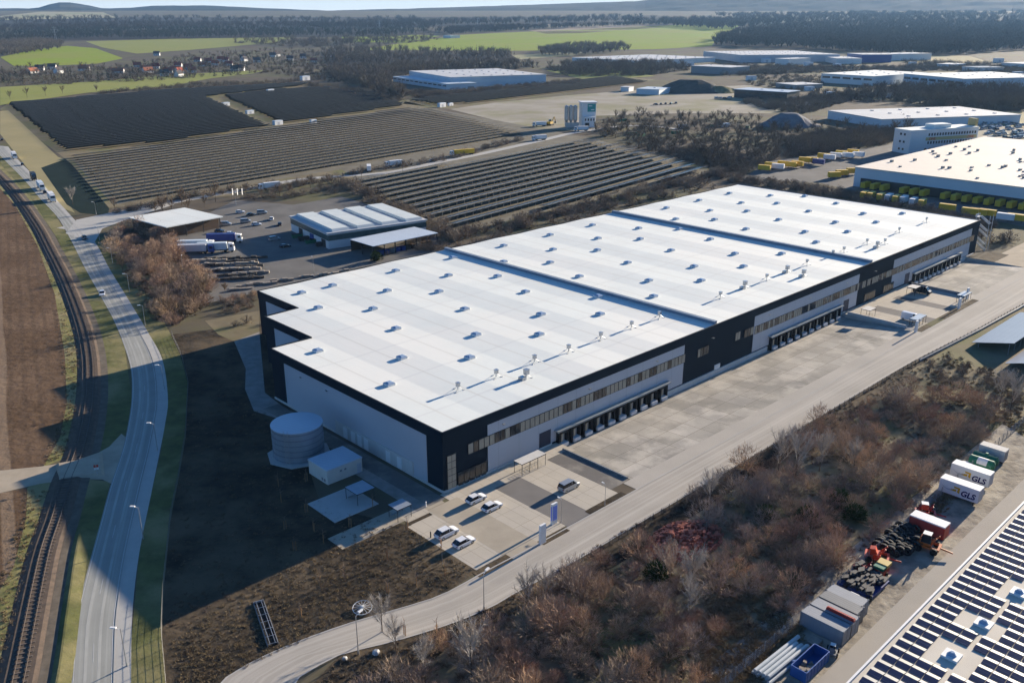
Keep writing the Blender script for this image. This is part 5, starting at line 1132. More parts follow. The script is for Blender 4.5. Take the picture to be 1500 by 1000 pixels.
for px, py, c, rz in ((158, 108, "orange", .1), (165, 108, "orange", .1), (205, 104, "orange", .2), (212, 107, "orange", .9), (222, 101, "red", .3), (240, 108, "red", .2), (250, 106, "red", .1), (262, 108, "red", 1.2), (255, 99, "red", .1), (270, 102, "red", .3), (284, 91, "red", .1), (300, 93, "red", .2), (310, 96, "red", .3), (318, 90, "red", .0), (325, 91, "red", .2), (290, 98, "orange", .3), (235, 112, "dark", .4), (262, 113, "dark", 1.3), (338, 105, "dark", .2), (346, 104, "dark", .1), (352, 88, "dark", .3), (358, 90, "dark", 1.2), (395, 84, "dark", .2), (405, 83, "dark", 1.1), (420, 89, "dark", .2), (440, 86, "dark", .3), (478, 84, "dark", .2), (45, 108, "orange", 1.2), (52, 104, "dark", .3), (70, 102, "dark", .2), (85, 108, "dark", 1.3), (115, 104, "orange", .2), (225, 82, "dark", .2), (276, 107, "red", .5), (330, 97, "red", .2), (196, 99, "red", .4), (372, 92, "dark", .4), (455, 92, "red", .3)):
    hk[c].at(far(px, py), rz, {"red": "village house with red tiled roof among bare trees", "orange": "village house with orange tiled roof among bare trees", "dark": "village house with dark roof and white walls among bare trees"}[c], {"red": "red roofed village houses", "orange": "orange roofed village houses", "dark": "dark roofed village houses"}[c])
# power pylons
M_pyl = mat("pylon steel", (.30, .31, .32), .6)
def make_pyl():
    t = thing("transmission_tower", "x", "pylon"); b = MB()
    for sx in (-1, 1):
        for sy in (-1, 1): b.tube((3.4 * sx, 3.4 * sy, 0), (.5 * sx, .5 * sy, 34), .28, 4); b.tube((.5 * sx, .5 * sy, 34), (0, 0, 42), .22, 4)
    for k in range(8):
        z = 4 * k; w0 = 3.4 - 2.9 * z / 34; w1 = 3.4 - 2.9 * (z + 4) / 34
        for s in (-1, 1): b.tube((w0 * s, w0, z), (-w1 * s, w1, z + 4), .14, 3); b.tube((w0, w0 * s, z), (w1, -w1 * s, z + 4), .14, 3)
    part("mast", b, M_pyl, t)
    for z, l in ((25, 8), (31, 10), (37, 7)): b = MB(); b.tube((-l, 0, z), (l, 0, z), .28, 4); b.tube((-l, 0, z), (0, 0, z + 2.5), .18, 4); b.tube((l, 0, z), (0, 0, z + 2.5), .18, 4); part("cross_arm", b, M_pyl, t)
    return t
pk = Kind(make_pyl)
for px, py, lb in ((82, 60, "lattice power pylon above the village, on the left"), (556, 45, "lattice power pylon before the wooded hills in the middle distance"), (786, 40, "lattice power pylon at the upper edge of the green field"), (700, 42, "small lattice power pylon between two others on the horizon")): pk.at(far(px, py), .4, lb)
# ------------------------------------------------------------------ vehicles
M_carw = mat("white car paint", (.72, .73, .75), .25, (.70, .71, .73), 1.0, spec=.6)
M_cars = mat("silver car paint", (.42, .44, .46), .3, (.40, .42, .44), 1.0, metal=.5, spec=.6)
M_carb = mat("black car paint", (.015, .016, .02), .2, (.013, .014, .018), 1.0, spec=.6)
M_carg = mat("dark car glass", (.012, .014, .018), .08, (.014, .016, .02), 1.0, spec=.8)
M_lamp = mat("headlight glass", (.55, .56, .58), .15); M_tail = mat("tail light red", (.30, .01, .01), .3)
def make_car(paint, kind="hatch"):
    """x forward, origin under the middle"""
    L, W, Hh = {"hatch": (4.4, 1.8, 1.48), "suv": (4.7, 1.88, 1.68), "van": (5.9, 2.05, 2.5), "mpv": (4.9, 1.9, 1.9)}[kind]
    t = thing("parked_car", "x", "car"); h = L / 2; zb, zw = .28, Hh * .60
    if kind == "van": hood, ws, rr = h - .75, h - 1.55, -h + .05
    elif kind == "mpv": hood, ws, rr = h - .9, h - 1.7, -h + .25
    else: hood, ws, rr = h - 1.05, h - 1.95, -h + .75
    lo = [(-h, zb + .1), (-h + .12, zb), (h - .12, zb), (h, zb + .12), (h - .02, zw * .78), (hood, zw), (-h + .06, zw), (-h - .01, zw * .7)]
    b = MB(); n = len(lo); rows = []
    for y, sx, sz in ((-W / 2, .96, .94), (-W / 2 + .12, 1, 1), (W / 2 - .12, 1, 1), (W / 2, .96, .94)):
        rows.append(len(b.v)); b.v += [(x * sx, y, zb + (z - zb) * sz) for x, z in lo]
    for a, c in zip(rows, rows[1:]):
        for k in range(n): j = (k + 1) % n; b.f.append((a + k, c + k, c + j, a + j)); b.m.append(0)
    b.f.append(tuple(range(rows[0], rows[0] + n))); b.m.append(0); b.f.append(tuple(range(rows[-1] + n - 1, rows[-1] - 1, -1))); b.m.append(0)
    if kind == "van": b.box(-h + .06, h - 2.3, -W / 2 + .04, W / 2 - .04, zw - .02, Hh - .06)
    part("body", b, paint, t)
    w0, w1 = W / 2 - .06, W / 2 - .24; zr = Hh - .05; b = MB(); x0 = (h - 2.3) if kind == "van" else -h + .12
    pr = [(x0, w0, zw), (hood - .05, w0, zw), (ws, w1, zr), (rr if kind != "van" else x0, w1, zr)]
    i = len(b.v); b.v += [(x, y, z) for x, y, z in pr] + [(x, -y, z) for x, y, z in pr]
    b.f += [(i, i + 3, i + 2, i + 1), (i + 4, i + 5, i + 6, i + 7), (i + 1, i + 2, i + 6, i + 5), (i, i + 4, i + 7, i + 3), (i + 3, i + 7, i + 6, i + 2)]; b.m += [0] * 5; part("windows", b, M_carg, t)
    b = MB(); xa = (rr if kind != "van" else -h + .06); b.prism([(xa + .02, -w1), (ws - .02, -w1), (ws - .02, w1), (xa + .02, w1)], zr, Hh + .02, taper=.96)
    for s in (-1, 1):
        b.poly([(ws, s * (w1 + .012), zr), (ws - .14, s * (w1 + .012), zr), (hood - .2, s * (w0 + .012), zw), (hood - .04, s * (w0 + .012), zw)][::(-1 if s > 0 else 1)])
        b.box(.05, .15, s * (W / 2 - .15) - .03, s * (W / 2 - .15) + .03, zw, zr) if kind != "van" else None
    part("roof", b, paint, t)
    for x in (h - .85, -h + .85):
        for s in (-1, 1):
            b = MB(); b.tube((x, s * (W / 2 - .22), .32), (x, s * (W / 2 + .015), .32), .33, 14); wl = part("wheel", b, M_black, t); b = MB(); b.tube((x, s * (W / 2 + .01), .32), (x, s * (W / 2 + .03), .32), .2, 10); link("rim", b.mesh("rim", M_gal), wl)
    for s in (-1, 1):
        b = MB(); b.box(h - .16, h - .01, s * W * .36 - .2, s * W * .36 + .2, zw * .66, zw * .82); part("headlight", b, M_lamp, t)
        b = MB(); b.box(-h - .02, -h + .08, s * W * .38 - .14, s * W * .38 + .14, zw * .7, zw * .9); part("tail_light", b, M_tail, t)
    return t
UA = ANG
kw, ks, kb_, kv, kmp = Kind(lambda: make_car(M_carw, "hatch")), Kind(lambda: make_car(M_cars, "mpv")), Kind(lambda: make_car(M_carb, "van")), Kind(lambda: make_car(M_carw, "van")), Kind(lambda: make_car(M_carw, "suv"))
kw.at(uv(2.6, -6.8, .04), UA, "white car parked nearer to the glazed warehouse entrance")
kw.at(uv(2.8, -11.2, .04), UA, "white car beside the drive, second in line from the entrance")
kmp.at(uv(-9.6, -12.3, .04), UA, "white estate car at the edge of the soil, the one with a long shadow")
kw.at(uv(-9.3, -16.8, .04), UA, "white car at the edge of the soil, nearest to the access road")
ks.at(uv(19.3, -16.2, .04), UA, "silver people carrier standing half on the grey drive")
kb_.at(uv(206.5, -8.8, .04), R(-46), "black van parked at the far end of the middle car park")
kv.at(uv(174.5, -18.8, .04), R(-44), "white delivery van parked beside the grey shelter in the middle car park")
kw.at(g(150, 432, .05), R(-68), "white car driving on the main road out of the shadow")
kdk = Kind(lambda: make_car(M_carb, "hatch")); kdk.at(g(124, 350, .05), R(-58), "dark car at the road bend beside the thicket")
kdk.at(g(33, 242, .05), R(120), "dark car between lorries on the main road, front one"); kdk.at(g(3, 206, .05), R(120), "dark car at the far left end of the main road"); kdk.at(g(66, 283, .05), R(120), "dark car behind the low white lorry on the main road")
kl = {k: Kind(lambda k=k, v=v: make_artic(*v)) for k, v in {"w": (M_whitep, M_whitep, 9.0), "k": (M_carb, M_frame, 7.0), "g": (M_whitep, M_lblue, 11.5), "b": (M_whitep, M_bluebox, 11.5), "y": (M_whitep, M_yellow, 15.0), "lg": (M_royal, M_lgrey, 11.0)}.items()}
DR = R(-57)
kl["w"].at(g(20, 230), DR, "white lorry on the main road, farthest of the queue"); kl["k"].at(g(48, 261), DR, "black lorry on the main road in the middle of the queue"); kl["g"].at(g(58, 274), DR, "pale blue lorry on the main road behind the black one"); kl["w"].at(g(74, 291), DR, "white lorry on the main road, nearest of the queue")
for k, px, py, a, lb in (("g", 262, 366, 6, "grey lorry trailer beside the white roofed open shed"), ("b", 304, 356, 6, "dark blue tarpaulin lorry in the storage yard"), ("lg", 262, 372.5, 8, "grey lorry with blue cab in the storage yard, front left"), ("g", 290, 370, 8, "long pale trailer lorry in the storage yard, front right")): kl[k].at(g(px, py), R(a), lb)
kl["y"].at(g(694, 226), R(210), "yellow lorry with trailer on the solar road"); kl["w"].at(g(800, 205), R(205), "white lorry near the concrete plant on the solar road"); kl["w"].at(g(541, 253), R(100), "white lorry turning at the solar road, left one"); kl["w"].at(g(589, 243), R(215), "white lorry on the solar road, between the turning one and the yellow one"); kl["w"].at(g(410, 276), R(215), "white van like lorry at the lower end of the solar road")
kw.at(g(634, 236), R(30), "small white car on the solar road before the yellow lorry")
kl["w"].at(g(800, 185), R(190), "white lorry beside the yellow digger at the concrete plant"); kl["w"].at(g(862, 192), R(185), "white lorry at the foot of the concrete plant")
# car park far right and cars on the hardstanding
cols = [kw, ks, kdk]
for k in range(46):
    px, py = 1440 + rnd.uniform(0, 62), 180 + rnd.uniform(0, 30)
    c = rnd.randrange(3); cols[c].at(g(px, py, .05), R(20 + 90 * rnd.randrange(2)), ("white car", "silver car", "dark car")[c] + " in the far car park beside the depot office", ("white", "silver", "dark")[c] + " cars in the far car park", (1.25, 1.25, 1.25))
for px, py, c in ((1050, 145, 1), (1056, 144.5, 0), (1062, 145, 2), (1068, 144.5, 1), (960, 154, 2), (968, 153.5, 2), (975, 153, 2), (983, 153, 2), (990, 152, 2)): cols[c].at(g(px, py, .05), rnd.uniform(0, 3), ("white car", "silver car", "dark car")[c] + " standing on the wide pale hardstanding", ("white", "silver", "dark") [c] + " cars on the hardstanding", (1.3, 1.3, 1.3))
for px, py, c, a in ((352, 312, 0, 20), (368, 316, 2, 20), (384, 313, 1, 15), (398, 322, 0, 100), (410, 330, 2, 100), (331, 330, 1, 8), (322, 340, 2, 8), (338, 344, 0, 8), (402, 352, 1, 40), (418, 362, 2, 40), (360, 326, 1, 20), (376, 330, 0, 20)):
    cols[c].at(g(px, py, .05), R(a), ("white car", "silver car", "dark car")[c] + " parked in the storage yard between open shed and workshop hall", ("white", "silver", "dark")[c] + " cars in the storage yard")
for px, py, a, s in ((1122, 92, .3, 2.2), (1184, 97, .2, 2.0), (1226, 99, .1, 1.8), (1336, 96, .3, 1.8), (1462, 92, .2, 2.4), (1010, 97, .4, 2.0), (880, 101, .2, 2.2), (905, 103, .1, 1.6), (1300, 143, .2, 1.4), (1215, 141, .3, 1.5), (1100, 118, .2, 1.8), (1185, 133, .1, 1.5), (1430, 141, .3, 1.5), (1490, 112, .2, 2.0)):
    cabin.at(far(px, py), a, "small pale shed among scrub and halls of the far industrial estate", "small pale sheds of the far industrial estate", (s, s, s))
# three flags
def make_flag():
    t = thing("flag", "tall white banner flag in the group of three by the solar road", "flag"); b = MB(); b.tube((0, 0, 0), (0, 0, 9), .09, 6); part("pole", b, M_gal, t)
    b = MB(); n_ = 6
    for k in range(n_):
        z0, z1 = 3.2 + 5.6 * k / n_, 3.2 + 5.6 * (k + 1) / n_; s0, s1 = .15 * math.sin(k), .15 * math.sin(k + 1); b.poly([(0, 0, z0), (1.25, s0, z0), (1.25, s1, z1), (0, 0, z1)]); b.poly([(0, .02, z0), (0, .02, z1), (1.25, s1 + .02, z1), (1.25, s0 + .02, z0)])
    part("cloth", b, M_whitep, t); return t
fk = Kind(make_flag)
for px in (341, 348, 355): fk.at(g(px, 291), 1.15, "tall white banner flag in the group of three by the solar road", "three white banner flags", (.6, .6, .6))
# slabs and stacks in the storage yard
M_slate = mat("dark stacked stone", (.10, .09, .08), .9, (.06, .055, .05), .8, 1.3); M_lstone = mat("pale stacked stone", (.34, .30, .25), .9, (.24, .21, .18), .8, 1.3)
def stack(px, py, L, a, mm, lb, grp, hgt):
    b = MB(); x = 0
    while x < L:
        l = rnd.uniform(1.2, 2.4); hh = hgt * rnd.uniform(.6, 1.1); b.box(x, x + l - .12, -.7, .7, .12, hh); b.box(x + .1, x + .3, -.7, .7, 0, .12); x += l
    solo("stone_stack", b, mm, lb, "stone stack", g(px, py), a, grp)
for i, (px, py, L) in enumerate(((272, 384, 14), (300, 381, 22), (276, 391, 12), (300, 389, 20), (330, 384, 10), (285, 399, 18), (315, 397, 16), (345, 392, 9), (318, 405, 14), (340, 402, 12), (310, 411, 13), (335, 409, 12))):
    stack(px, py, L, R(8), M_slate if i % 3 else M_lstone, "row of " + ("dark" if i % 3 else "pale") + " stacked stone slabs in the storage yard", ("dark" if i % 3 else "pale") + " slab rows of the storage yard", 1.1)
for i, (px, py, L) in enumerate(((336, 426, 6), (346, 421, 5), (385, 417, 5), (396, 413, 6), (412, 412, 3), (438, 407, 5), (465, 404, 6), (495, 399, 4), (360, 418, 5))):
    stack(px, py, L, R(20), M_lstone, "pale heap of cut stone at the storage yard edge behind the warehouse", "pale stone heaps behind the warehouse", 1.0)
M_dgreen = mat("green machine paint", (.02, .16, .09), .5, (.02, .13, .07), .6)
for k, (px, py) in enumerate(((445, 352), (455, 356), (470, 360), (435, 348))): solo("skip", MB().prism([(-2, -1), (2, -1), (2, 1), (-2, 1)], 0, 1.6, 0, 1, 1.15), [M_dgreen if k % 2 else M_frame, M_black], ("green" if k % 2 else "dark") + " skip standing before the gates of the workshop hall", "skip", g(px, py), .5, ("green" if k % 2 else "dark") + " skips before the workshop hall")
for k, (px, py) in enumerate(((925, 198), (940, 200), (990, 196), (1043, 186), (911, 178), (1095, 188))): solo("skip", MB().prism([(-4, -1.3), (4, -1.3), (4, 1.3), (-4, 1.3)], 0, 2.4, 0, 1, 1.1), [M_dgreen, M_black], "green waste skip in the scrubland right of the concrete plant", "skip", g(px, py), rnd.uniform(0, 2), "green skips in the scrubland")
for k, (px, py) in enumerate(((1062, 186), (1000, 188))): cabin.at(g(px, py), .3, "white cabin in the scrubland right of the concrete plant", "white cabins in the scrubland", (.9, .9, .9))
def make_digger(m_):
    def f():
        t = thing("excavator", "x", "excavator"); b = MB()
        for s in (-1.1, 1.1): b.extr([(-1.8, .2), (-1.5, 0), (1.5, 0), (1.8, .2), (1.8, .7), (1.5, .9), (-1.5, .9), (-1.8, .7)], s - .28, s + .28)
        part("tracks", b, M_black, t); b = MB(); b.box(-2.0, 1.2, -1.2, 1.2, 1.0, 2.1, taper=.95); part("engine_house", b, m_, t); b = MB(); b.box(.1, 1.5, .2, 1.2, 1.9, 3.1, taper=.85); part("cab", b, M_carg, t)
        b = MB(); b.tube((1.0, -.3, 1.8), (3.6, -.3, 4.2), .25, 6); b.tube((3.6, -.3, 4.2), (5.2, -.3, 1.9), .2, 6); part("arm", b, m_, t); b = MB(); b.prism([(4.8, -.8), (5.8, -.8), (5.8, .3), (4.8, .3)], .8, 1.8, taper=.8); part("bucket", b, M_frame, t); return t
    return f
M_dy = mat("digger yellow", (.48, .30, .03), .5); Kind(make_digger(M_dy)).at(g(806, 184), 1, "yellow excavator beside the concrete plant", None, (1.6, 1.6, 1.6))
# ------------------------------------------------------------------ scrap yard along the service road
M_navy = mat("navy lettering", (.012, .012, .10), .5); M_gyel = mat("golden yellow", (.62, .36, .02), .5)
def make_swap(u, v, label):
    t = thing("parcel_container", label, "container", uv(u, v), ANG); L = 7.5     # runs along -v
    b = MB(); b.box(0, 2.5, -L, 0, .75, 3.55); part("box_body", b, M_whitep, t)
    b = MB(); b.box(.4, 2.1, -L + .2, -.2, .5, .75)
    for x in (.2, 2.3):
        for y in (-.8, -L + .8): b.box(x - .07, x + .07, y - .07, y + .07, 0, .75)
    part("support_legs", b, M_frame, t); b = MB(); b.box(.1, 1.22, -L - .04, -L, .85, 3.45); b.box(1.28, 2.4, -L - .04, -L, .85, 3.45); part("rear_doors", b, M_lgrey, t)
    lettering("GLS", 1.65, M_navy, t, (-.012, -4.15, 1.25), (0, -1, 0), (0, 0, 1), .18, .06, 2.75)
    b = MB()                                         # arrow: swoosh from lower left, shaft and head pointing right-up
    X = -.012
    def q(pts): b.poly([(X, -y, z) for y, z in pts])
    q([(2.35, 2.05), (3.35, 2.25), (3.30, 1.72), (2.2, 1.65)]); q([(2.75, 2.75), (4.0, 2.72), (3.65, 2.35), (2.9, 2.4)]); q([(4.0, 2.72), (3.95, 1.45), (3.45, 1.75), (3.62, 2.36)]); part("arrow_mark", b, M_gyel, t)
    b = MB(); s0 = None
    for k in range(7):
        y0, y1 = .55 + .3 * k, .55 + .3 * (k + 1); f_ = lambda y: 1.62 + .62 * ((y - 1.9) / 1.35) ** 2
        q([(y0, f_(y0)), (y0, f_(y0) + .10 + .03 * k), (y1, f_(y1) + .10 + .03 * (k + 1)), (y1, f_(y1))])
    part("swoosh_mark", b, M_lgrey, t); return t
make_swap(71.2, -68.7, "white parcel swap body with GLS lettering and yellow arrow, the nearer of two")
make_swap(79.2, -67.8, "white parcel swap body with GLS lettering, behind its nearer twin")
t = thing("site_container", "small cream box body beside the green tanks at the fence", "container", uv(93.5, -68.2), ANG)
b = MB(); b.box(0, 2.4, -5.2, 0, .5, 3.0); part("box_body", b, M_cream, t); b = MB(); b.box(.2, 2.2, -5, -.2, .2, .5); part("frame", b, M_frame, t); b = MB(); b.box(.3, 2.1, -5.25, -5.2, .7, 2.8); part("door", b, M_steel, t)
for k, (u, v, lb) in enumerate(((91, -68.2, "green lying tank beside the cream box body"), (88.4, -68.4, "green lying tank with white cap, next to the swap bodies"))):
    t = thing("tank", lb, "tank", uv(u, v), ANG - R(90)); b = MB(); b.tube((0, 0, 1.3), (4.6, 0, 1.3), 1.15, 16); b.tube((4.6, 0, 1.3), (5.0, 0, 1.3), 1.15, 16, r1=.5); part("vessel", b, M_dgreen, t); b = MB(); b.box(.6, .9, -.9, .9, 0, .7); b.box(3.6, 3.9, -.9, .9, 0, .7); part("saddle", b, M_frame, t)
    b = MB(); b.tube((1.6, -.02, 1.36), (3.6, -.02, 1.36), 1.12, 16) if k else b.tube((2.5, 0, 2.3), (2.5, 0, 2.7), .3, 8); part("cap", b, M_whitep if k else M_dgreen, t)
solo("gas_bottle_cage", MB().box(-1, 1, -1, 1, 0, 1.4).cyl(0, 0, 1.4, 1.7, .6, 8), M_whitep, "small white tank container between green tanks and white swap body", "tank", uv(85.5, -68.6), ANG)
t = thing("box_container", "red box container with white roof beside the stack of tyres", "container", uv(54.0, -70.2), ANG)
b = MB(); b.box(0, 2.5, -6.3, 0, .3, 2.7); part("box_body", b, M_red, t); b = MB(); b.box(-.05, 2.55, -6.35, .05, 2.7, 2.95); part("roof", b, M_whitep, t); b = MB(); b.box(.2, .5, -6.1, -.2, 0, .3); b.box(2, 2.3, -6.1, -.2, 0, .3); part("skids", b, M_frame, t)
b = MB(); b.box(.1, 1.2, -6.36, -6.3, .4, 2.6); b.box(1.3, 2.4, -6.36, -6.3, .4, 2.6); part("doors", b, M_red, t)
M_org = mat("orange machine paint", (.50, .13, .03), .5, (.42, .11, .03), .8); M_redm = mat("red machine paint", (.52, .065, .025), .5, (.42, .05, .02), .8); M_mar = mat("dark red machine paint", (.30, .03, .03), .5, (.24, .03, .03), .8)
def machine(u, v, a, m_, label, s=1.0, cab=None):
    """low field machine: frame with tines, wheels, draw bar, upright cylinders"""
    t = thing("farm_machine", label, "machine", uv(u, v), a); t.scale = (s, s, s); b = MB(); b.box(-1.6, 1.6, -1.0, -.75, .6, .9); b.box(-1.6, 1.6, .75, 1.0, .6, .9); b.box(-1.6, -1.3, -.75, .75, .6, .9); b.box(1.3, 1.6, -.75, .75, .6, .9); b.box(-.5, .5, -.75, .75, .65, 1.25); b.extr([(-1.2, .9), (.2, .9), (-.3, 2.0), (-1.0, 1.9)], -.5, .5); part("frame", b, m_, t)
    b = MB(); b.tube((1.6, 0, .75), (3.2, 0, .55), .12, 6); b.tube((.3, -.4, 1.2), (1.0, -.5, 2.3), .1, 6); b.tube((.3, .4, 1.2), (1.2, .6, 2.2), .1, 6); part("draw_bar", b, m_, t)
    for x in (-1.0, 1.0):
        for y in (-1.15, 1.15): b = MB(); b.tube((x, y - .15, .5), (x, y + .15, .5), .5, 12); part("wheel", b, M_black, t)
    if cab: b = MB(); b.box(-.9, .4, -.65, .65, 1.25, 2.5, 0, 1, .85); part("cab", b, [M_carg, cab], t)
    return t
machine(39.7, -70.8, ANG - 1.2, M_redm, "bright red farm machine between tyre heap and yellow cart", 1.25)
machine(49.6, -75.6, ANG - 1.4, M_org, "orange loader with pale cab standing apart on the gravel", 1.3, M_whitep)
machine(60.5, -70.6, ANG - 1.1, M_mar, "dark red farm machine behind the red box container", 1.15, M_whitep)
machine(34.2, -71.0, ANG - 1.1, M_mar, "dark red implement on the black scrap heap", 1.0)
t = thing("cart", "small cart with yellow top and red base in the scrap yard", "cart", uv(36.0, -73.2), ANG); b = MB(); b.box(-1.2, 1.2, -1, 1, .5, 1.5); part("body", b, M_redm, t); b = MB(); b.box(.1, 1.9, -1.0, 1.0, 1.5, 2.1); part("yellow_cover", b, mat("pale yellow cover", (.55, .40, .12), .6), t); b = MB(); b.box(-1.2, .0, -.9, .9, 1.5, 2.0); part("green_cover", b, M_dgreen, t)
for s in (-1, 1): b = MB(); b.tube((0, s * 1.0, .45), (0, s * 1.2, .45), .45, 12); part("wheel", b, M_black, t)
# tyres
M_tyre = mat("old tyre rubber", (.022, .022, .024), .85, (.035, .035, .036), 1.5)
def tyre_mesh(r):
    b = MB(); N = 16; pr = [(.58, .16), (.92, .24), (1.0, .14), (1.0, -.14), (.92, -.24), (.58, -.16)]; K = len(pr)
    for k in range(N):
        a = 2 * math.pi * k / N
        for q, y in pr: b.v.append((r * q * math.cos(a), r * y * 1.5, r * q * math.sin(a)))
    for k in range(N):
        for j in range(K): a, c = k * K, ((k + 1) % N) * K; j2 = (j + 1) % K; b.f.append((a + j, a + j2, c + j2, c + j)); b.m.append(0)
    b.v = [(x, y, z + r) for x, y, z in b.v]; return b.mesh("tyre", M_tyre)
ty = tyre_mesh(.82)
cn = 0
for i in range(11):
    for j in range(5):
        u, v = 43.0 + i * 1.02 + rnd.uniform(-.15, .15), -69.3 - j * 1.15 + rnd.uniform(-.2, .2)
        if (i > 7 and j > 2) or (i < 2 and j > 3) or u > 54: continue
        o = link("tyre", ty, None, uv(u, v, 0), ANG + R(90) + rnd.uniform(-.25, .25)); s = rnd.uniform(.85, 1.25); o.scale = (s, s, s); tag(o, "large worn black tyre standing in the tyre rows beside the red container", "tyre", "tyres in the tyre rows")
for i in range(4): o = link("tyre", ty, None, uv(25.3 + .75 * i, -74.6 - .3 * i, 0), ANG + R(20)); tag(o, "small black tyre beside the two white tank boxes", "tyre", "tyres beside the white boxes"); o.scale = (.7, .7, .7)
# black scrap heap, white boxes, grey containers, pipes, blue skip
solo_b = MB(); M_scrap = mat("black scrap", (.022, .024, .034), .7, (.05, .05, .055), .8, 1.4)
for k in range(70): x, y = rnd.uniform(0, 6.5), rnd.uniform(-5.5, 0); a = rnd.uniform(0, 3); l = rnd.uniform(.5, 1.3); z = rnd.uniform(0, .9); solo_b.prism([(x + l * math.cos(a + q), y + l * .5 * math.sin(a + q)) for q in (0, 1.57, 3.14, 4.71)], z, z + .35)
t = thing("flatbed_trailer", "dark flatbed trailer loaded with black scrap", "trailer", uv(27.6, -69.8), ANG); b = MB(); b.box(-.1, 6.6, -5.8, .2, .3, .8); part("bed", b, M_bluebox, t)
solo_b.v = [(x, y, z + .8) for x, y, z in solo_b.v]; o = part("load", solo_b, M_scrap, t)
for u, v, lb in ((24.9, -71.6, "white plastic tank box nearer to the thicket fence"), (25.1, -73.6, "white plastic tank box nearer to the service road")):
    t = thing("liquid_container", lb, "tank", uv(u, v), ANG); b = MB(); b.box(-.75, .75, -.75, .75, .15, 1.5); b.cyl(0, 0, 1.5, 1.6, .25, 8); part("tank", b, M_whitep, t); b = MB(); b.box(-.8, .8, -.8, .8, 0, .15); part("pallet", b, M_stake, t)
M_cont = mat("grey container steel", (.27, .29, .32), .6, (.21, .23, .26), .4); lines(M_cont, .5, 0, (.20, .215, .24), .6, 0, .3); lines(M_cont, .5, 0, (.22, .235, .26), .3, 0, .3, axis='Y')
M_contd = mat("dark grey container steel", (.13, .14, .15), .6, (.17, .18, .19), .4); lines(M_contd, .5, 0, (.10, .105, .115), .6, 0, .3)
for i, (u, m_, lb, L) in enumerate(((13.6, M_cont, "grey container at the near end of the container row", 7.0), (16.4, M_cont, "grey container with a red bar on its roof", 7.0), (19.2, M_contd, "dark grey container at the far end of the container row", 6.4), (21.6, M_cont, "grey container beside the white tank boxes", 6.0))):
    t = thing("container", lb, "container", uv(u, -70.6), ANG); b = MB(); b.box(0, 2.4, -L, 0, .1, 2.7); part("box_body", b, m_, t); b = MB()
    for x in (0, 2.3):
        for y in (-L, -.1): b.box(x - .04, x + .14, y - .04, y + .14, 0, 2.76)
    part("corner_posts", b, M_steel, t); b = MB(); b.box(.15, 1.15, -L - .05, -L, .3, 2.5); b.box(1.25, 2.25, -L - .05, -L, .3, 2.5); part("doors", b, m_, t)
solo("red_bar", MB().box(0, .55, -4.6, 0, 0, .35).box(.1, .45, -4.5, -.1, .35, .5), M_red, "red steel bar lying on the roof of a grey container", "bar", uv(16.9, -73.0, 2.7), ANG)
M_pipe = mat("pale plastic pipe", (.50, .54, .55), .5, (.42, .46, .47), .8)
for k in range(9):
    t_ = MB(); y = k % 5; z = .35 + .6 * (k // 5); N = 10; t_.tube((0, 0, 0), (rnd.uniform(9, 12), 0, 0), .32, 10); solo("pipe", t_, M_pipe, "long pale plastic pipe in the stack by the blue skip", "pipe", uv(-1.5 + rnd.uniform(-.4, .4), -71.6 - .68 * y - (.3 if k > 4 else 0), z), ANG - .04, "pipes stacked by the blue skip")
M_bl = mat("blue skip paint", (.02, .10, .34), .5, (.02, .085, .28), .5)
t = thing("skip", "open blue roll off skip with rubble inside", "skip", uv(2.2, -75.4), ANG); L, W, hh = 6.8, 2.5, 2.0; b = MB(); b.box(0, L, -W, 0, .2, .35); b.box(0, L, -.12, 0, .35, hh); b.box(0, L, -W, -W + .12, .35, hh); b.box(0, .12, -W + .12, -.12, .35, hh); b.box(L - .12, L, -W + .12, -.12, .35, hh)
for k in range(7): b.box(.4 + k, .55 + k, -W - .08, -W, .3, hh); b.box(.4 + k, .55 + k, 0, .08, .3, hh)
part("tub", b, M_bl, t); b = MB(); b.box(1, 1.3, -2, -.5, 0, .2); b.box(5, 5.3, -2, -.5, 0, .2); part("skids", b, M_frame, t)
b = MB()
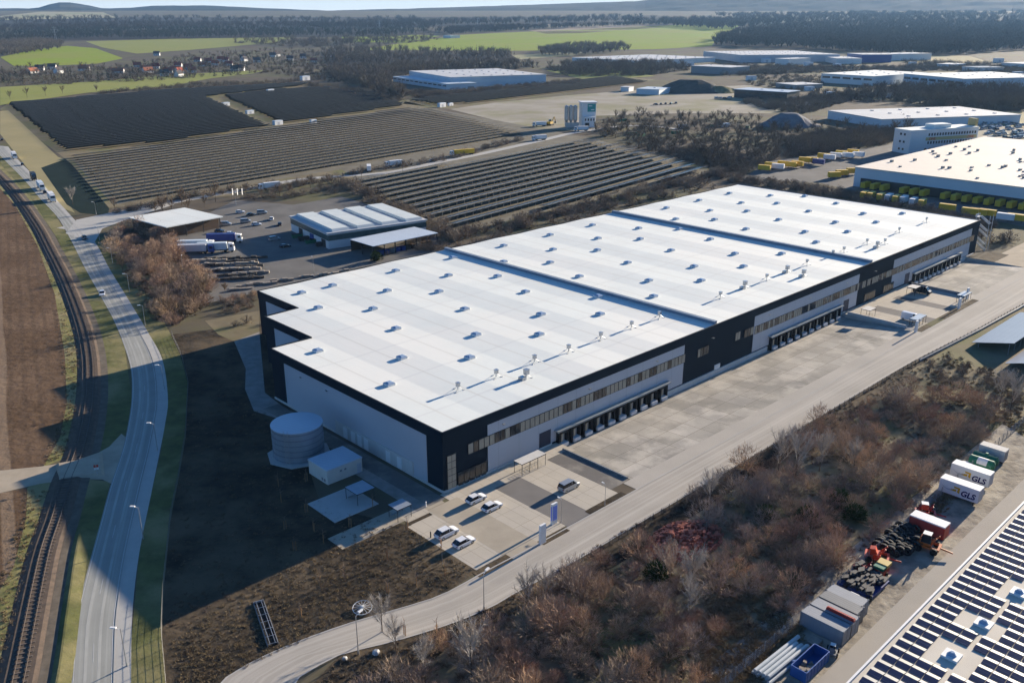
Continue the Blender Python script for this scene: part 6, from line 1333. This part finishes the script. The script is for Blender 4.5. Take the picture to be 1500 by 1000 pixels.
for k in range(16): x, y = rnd.uniform(.5, 4), rnd.uniform(-2.1, -.5); s = rnd.uniform(.2, .5); b.prism([(x + s * math.cos(q + k), y + s * math.sin(q + k)) for q in (0, 1.3, 2.8, 4.4)], .3, .6 + rnd.uniform(.1, .7))
part("rubble", b, M_lstone, t)
solo("plastic_drum", MB().cyl(0, 0, 0, .9, .4, 12).cyl(0, 0, .9, 1.0, .25, 10), M_bl, "blue plastic drum between pipes and blue skip", "drum", uv(4.5, -74.6), 0)
solo("pallet_stack", MB().box(0, 2.2, 0, 1.6, 0, .14).box(0, 2.2, 0, 1.6, .3, .44).box(0, 2.2, 0, .3, .14, .3).box(0, 2.2, 1.3, 1.6, .14, .3).box(0, 2.2, 0, 1.6, .55, .7), M_lstone, "pale stack of boards beside the blue skip, before the grey containers", "pallet", uv(10.2, -75.2), ANG)
machine(11.3, -77.3, ANG + .3, M_steel, "small grey implement at the corner of the container row", .7, M_whitep)
# red brick rubble heap in the thicket
M_rub = mat("red brick rubble", (.40, .16, .115), .95, (.27, .10, .075), .6, 1.4)
b = MB()
for k in range(520):
    a, q = rnd.uniform(0, 6.28), rnd.random() ** .6; x, y = 8.5 * q * math.cos(a), 5.5 * q * math.sin(a); z = 1.9 * (1 - q * q) * rnd.uniform(.6, 1.05); s = rnd.uniform(.2, .6); b.prism([(x + s * math.cos(w_ + k), y + s * .7 * math.sin(w_ + k)) for w_ in (0, 1.4, 3.0, 4.5)], max(-.1, z - .5), z + rnd.uniform(.1, .4))
solo("brick_rubble_heap", b, M_rub, "heap of red brick rubble among the bare shrubs", "rubble heap", RUB, .7)
# ------------------------------------------------------------------ air
hz = MB(); hz.box(-8700, 8700, -350, 8600, -4, 430); m = bpy.data.materials.new("haze"); m.use_nodes = True; n = m.node_tree.nodes; n.clear(); L = m.node_tree.links
out = n.new("ShaderNodeOutputMaterial"); pvn = n.new("ShaderNodeVolumePrincipled"); pvn.inputs["Density"].default_value = 2.8e-5; pvn.inputs["Color"].default_value = (.33, .60, 1.0, 1); pvn.inputs["Anisotropy"].default_value = .2
L.new(pvn.outputs[0], out.inputs["Volume"]); o = link("haze", hz.mesh("haze", m)); o["kind"] = "stuff"
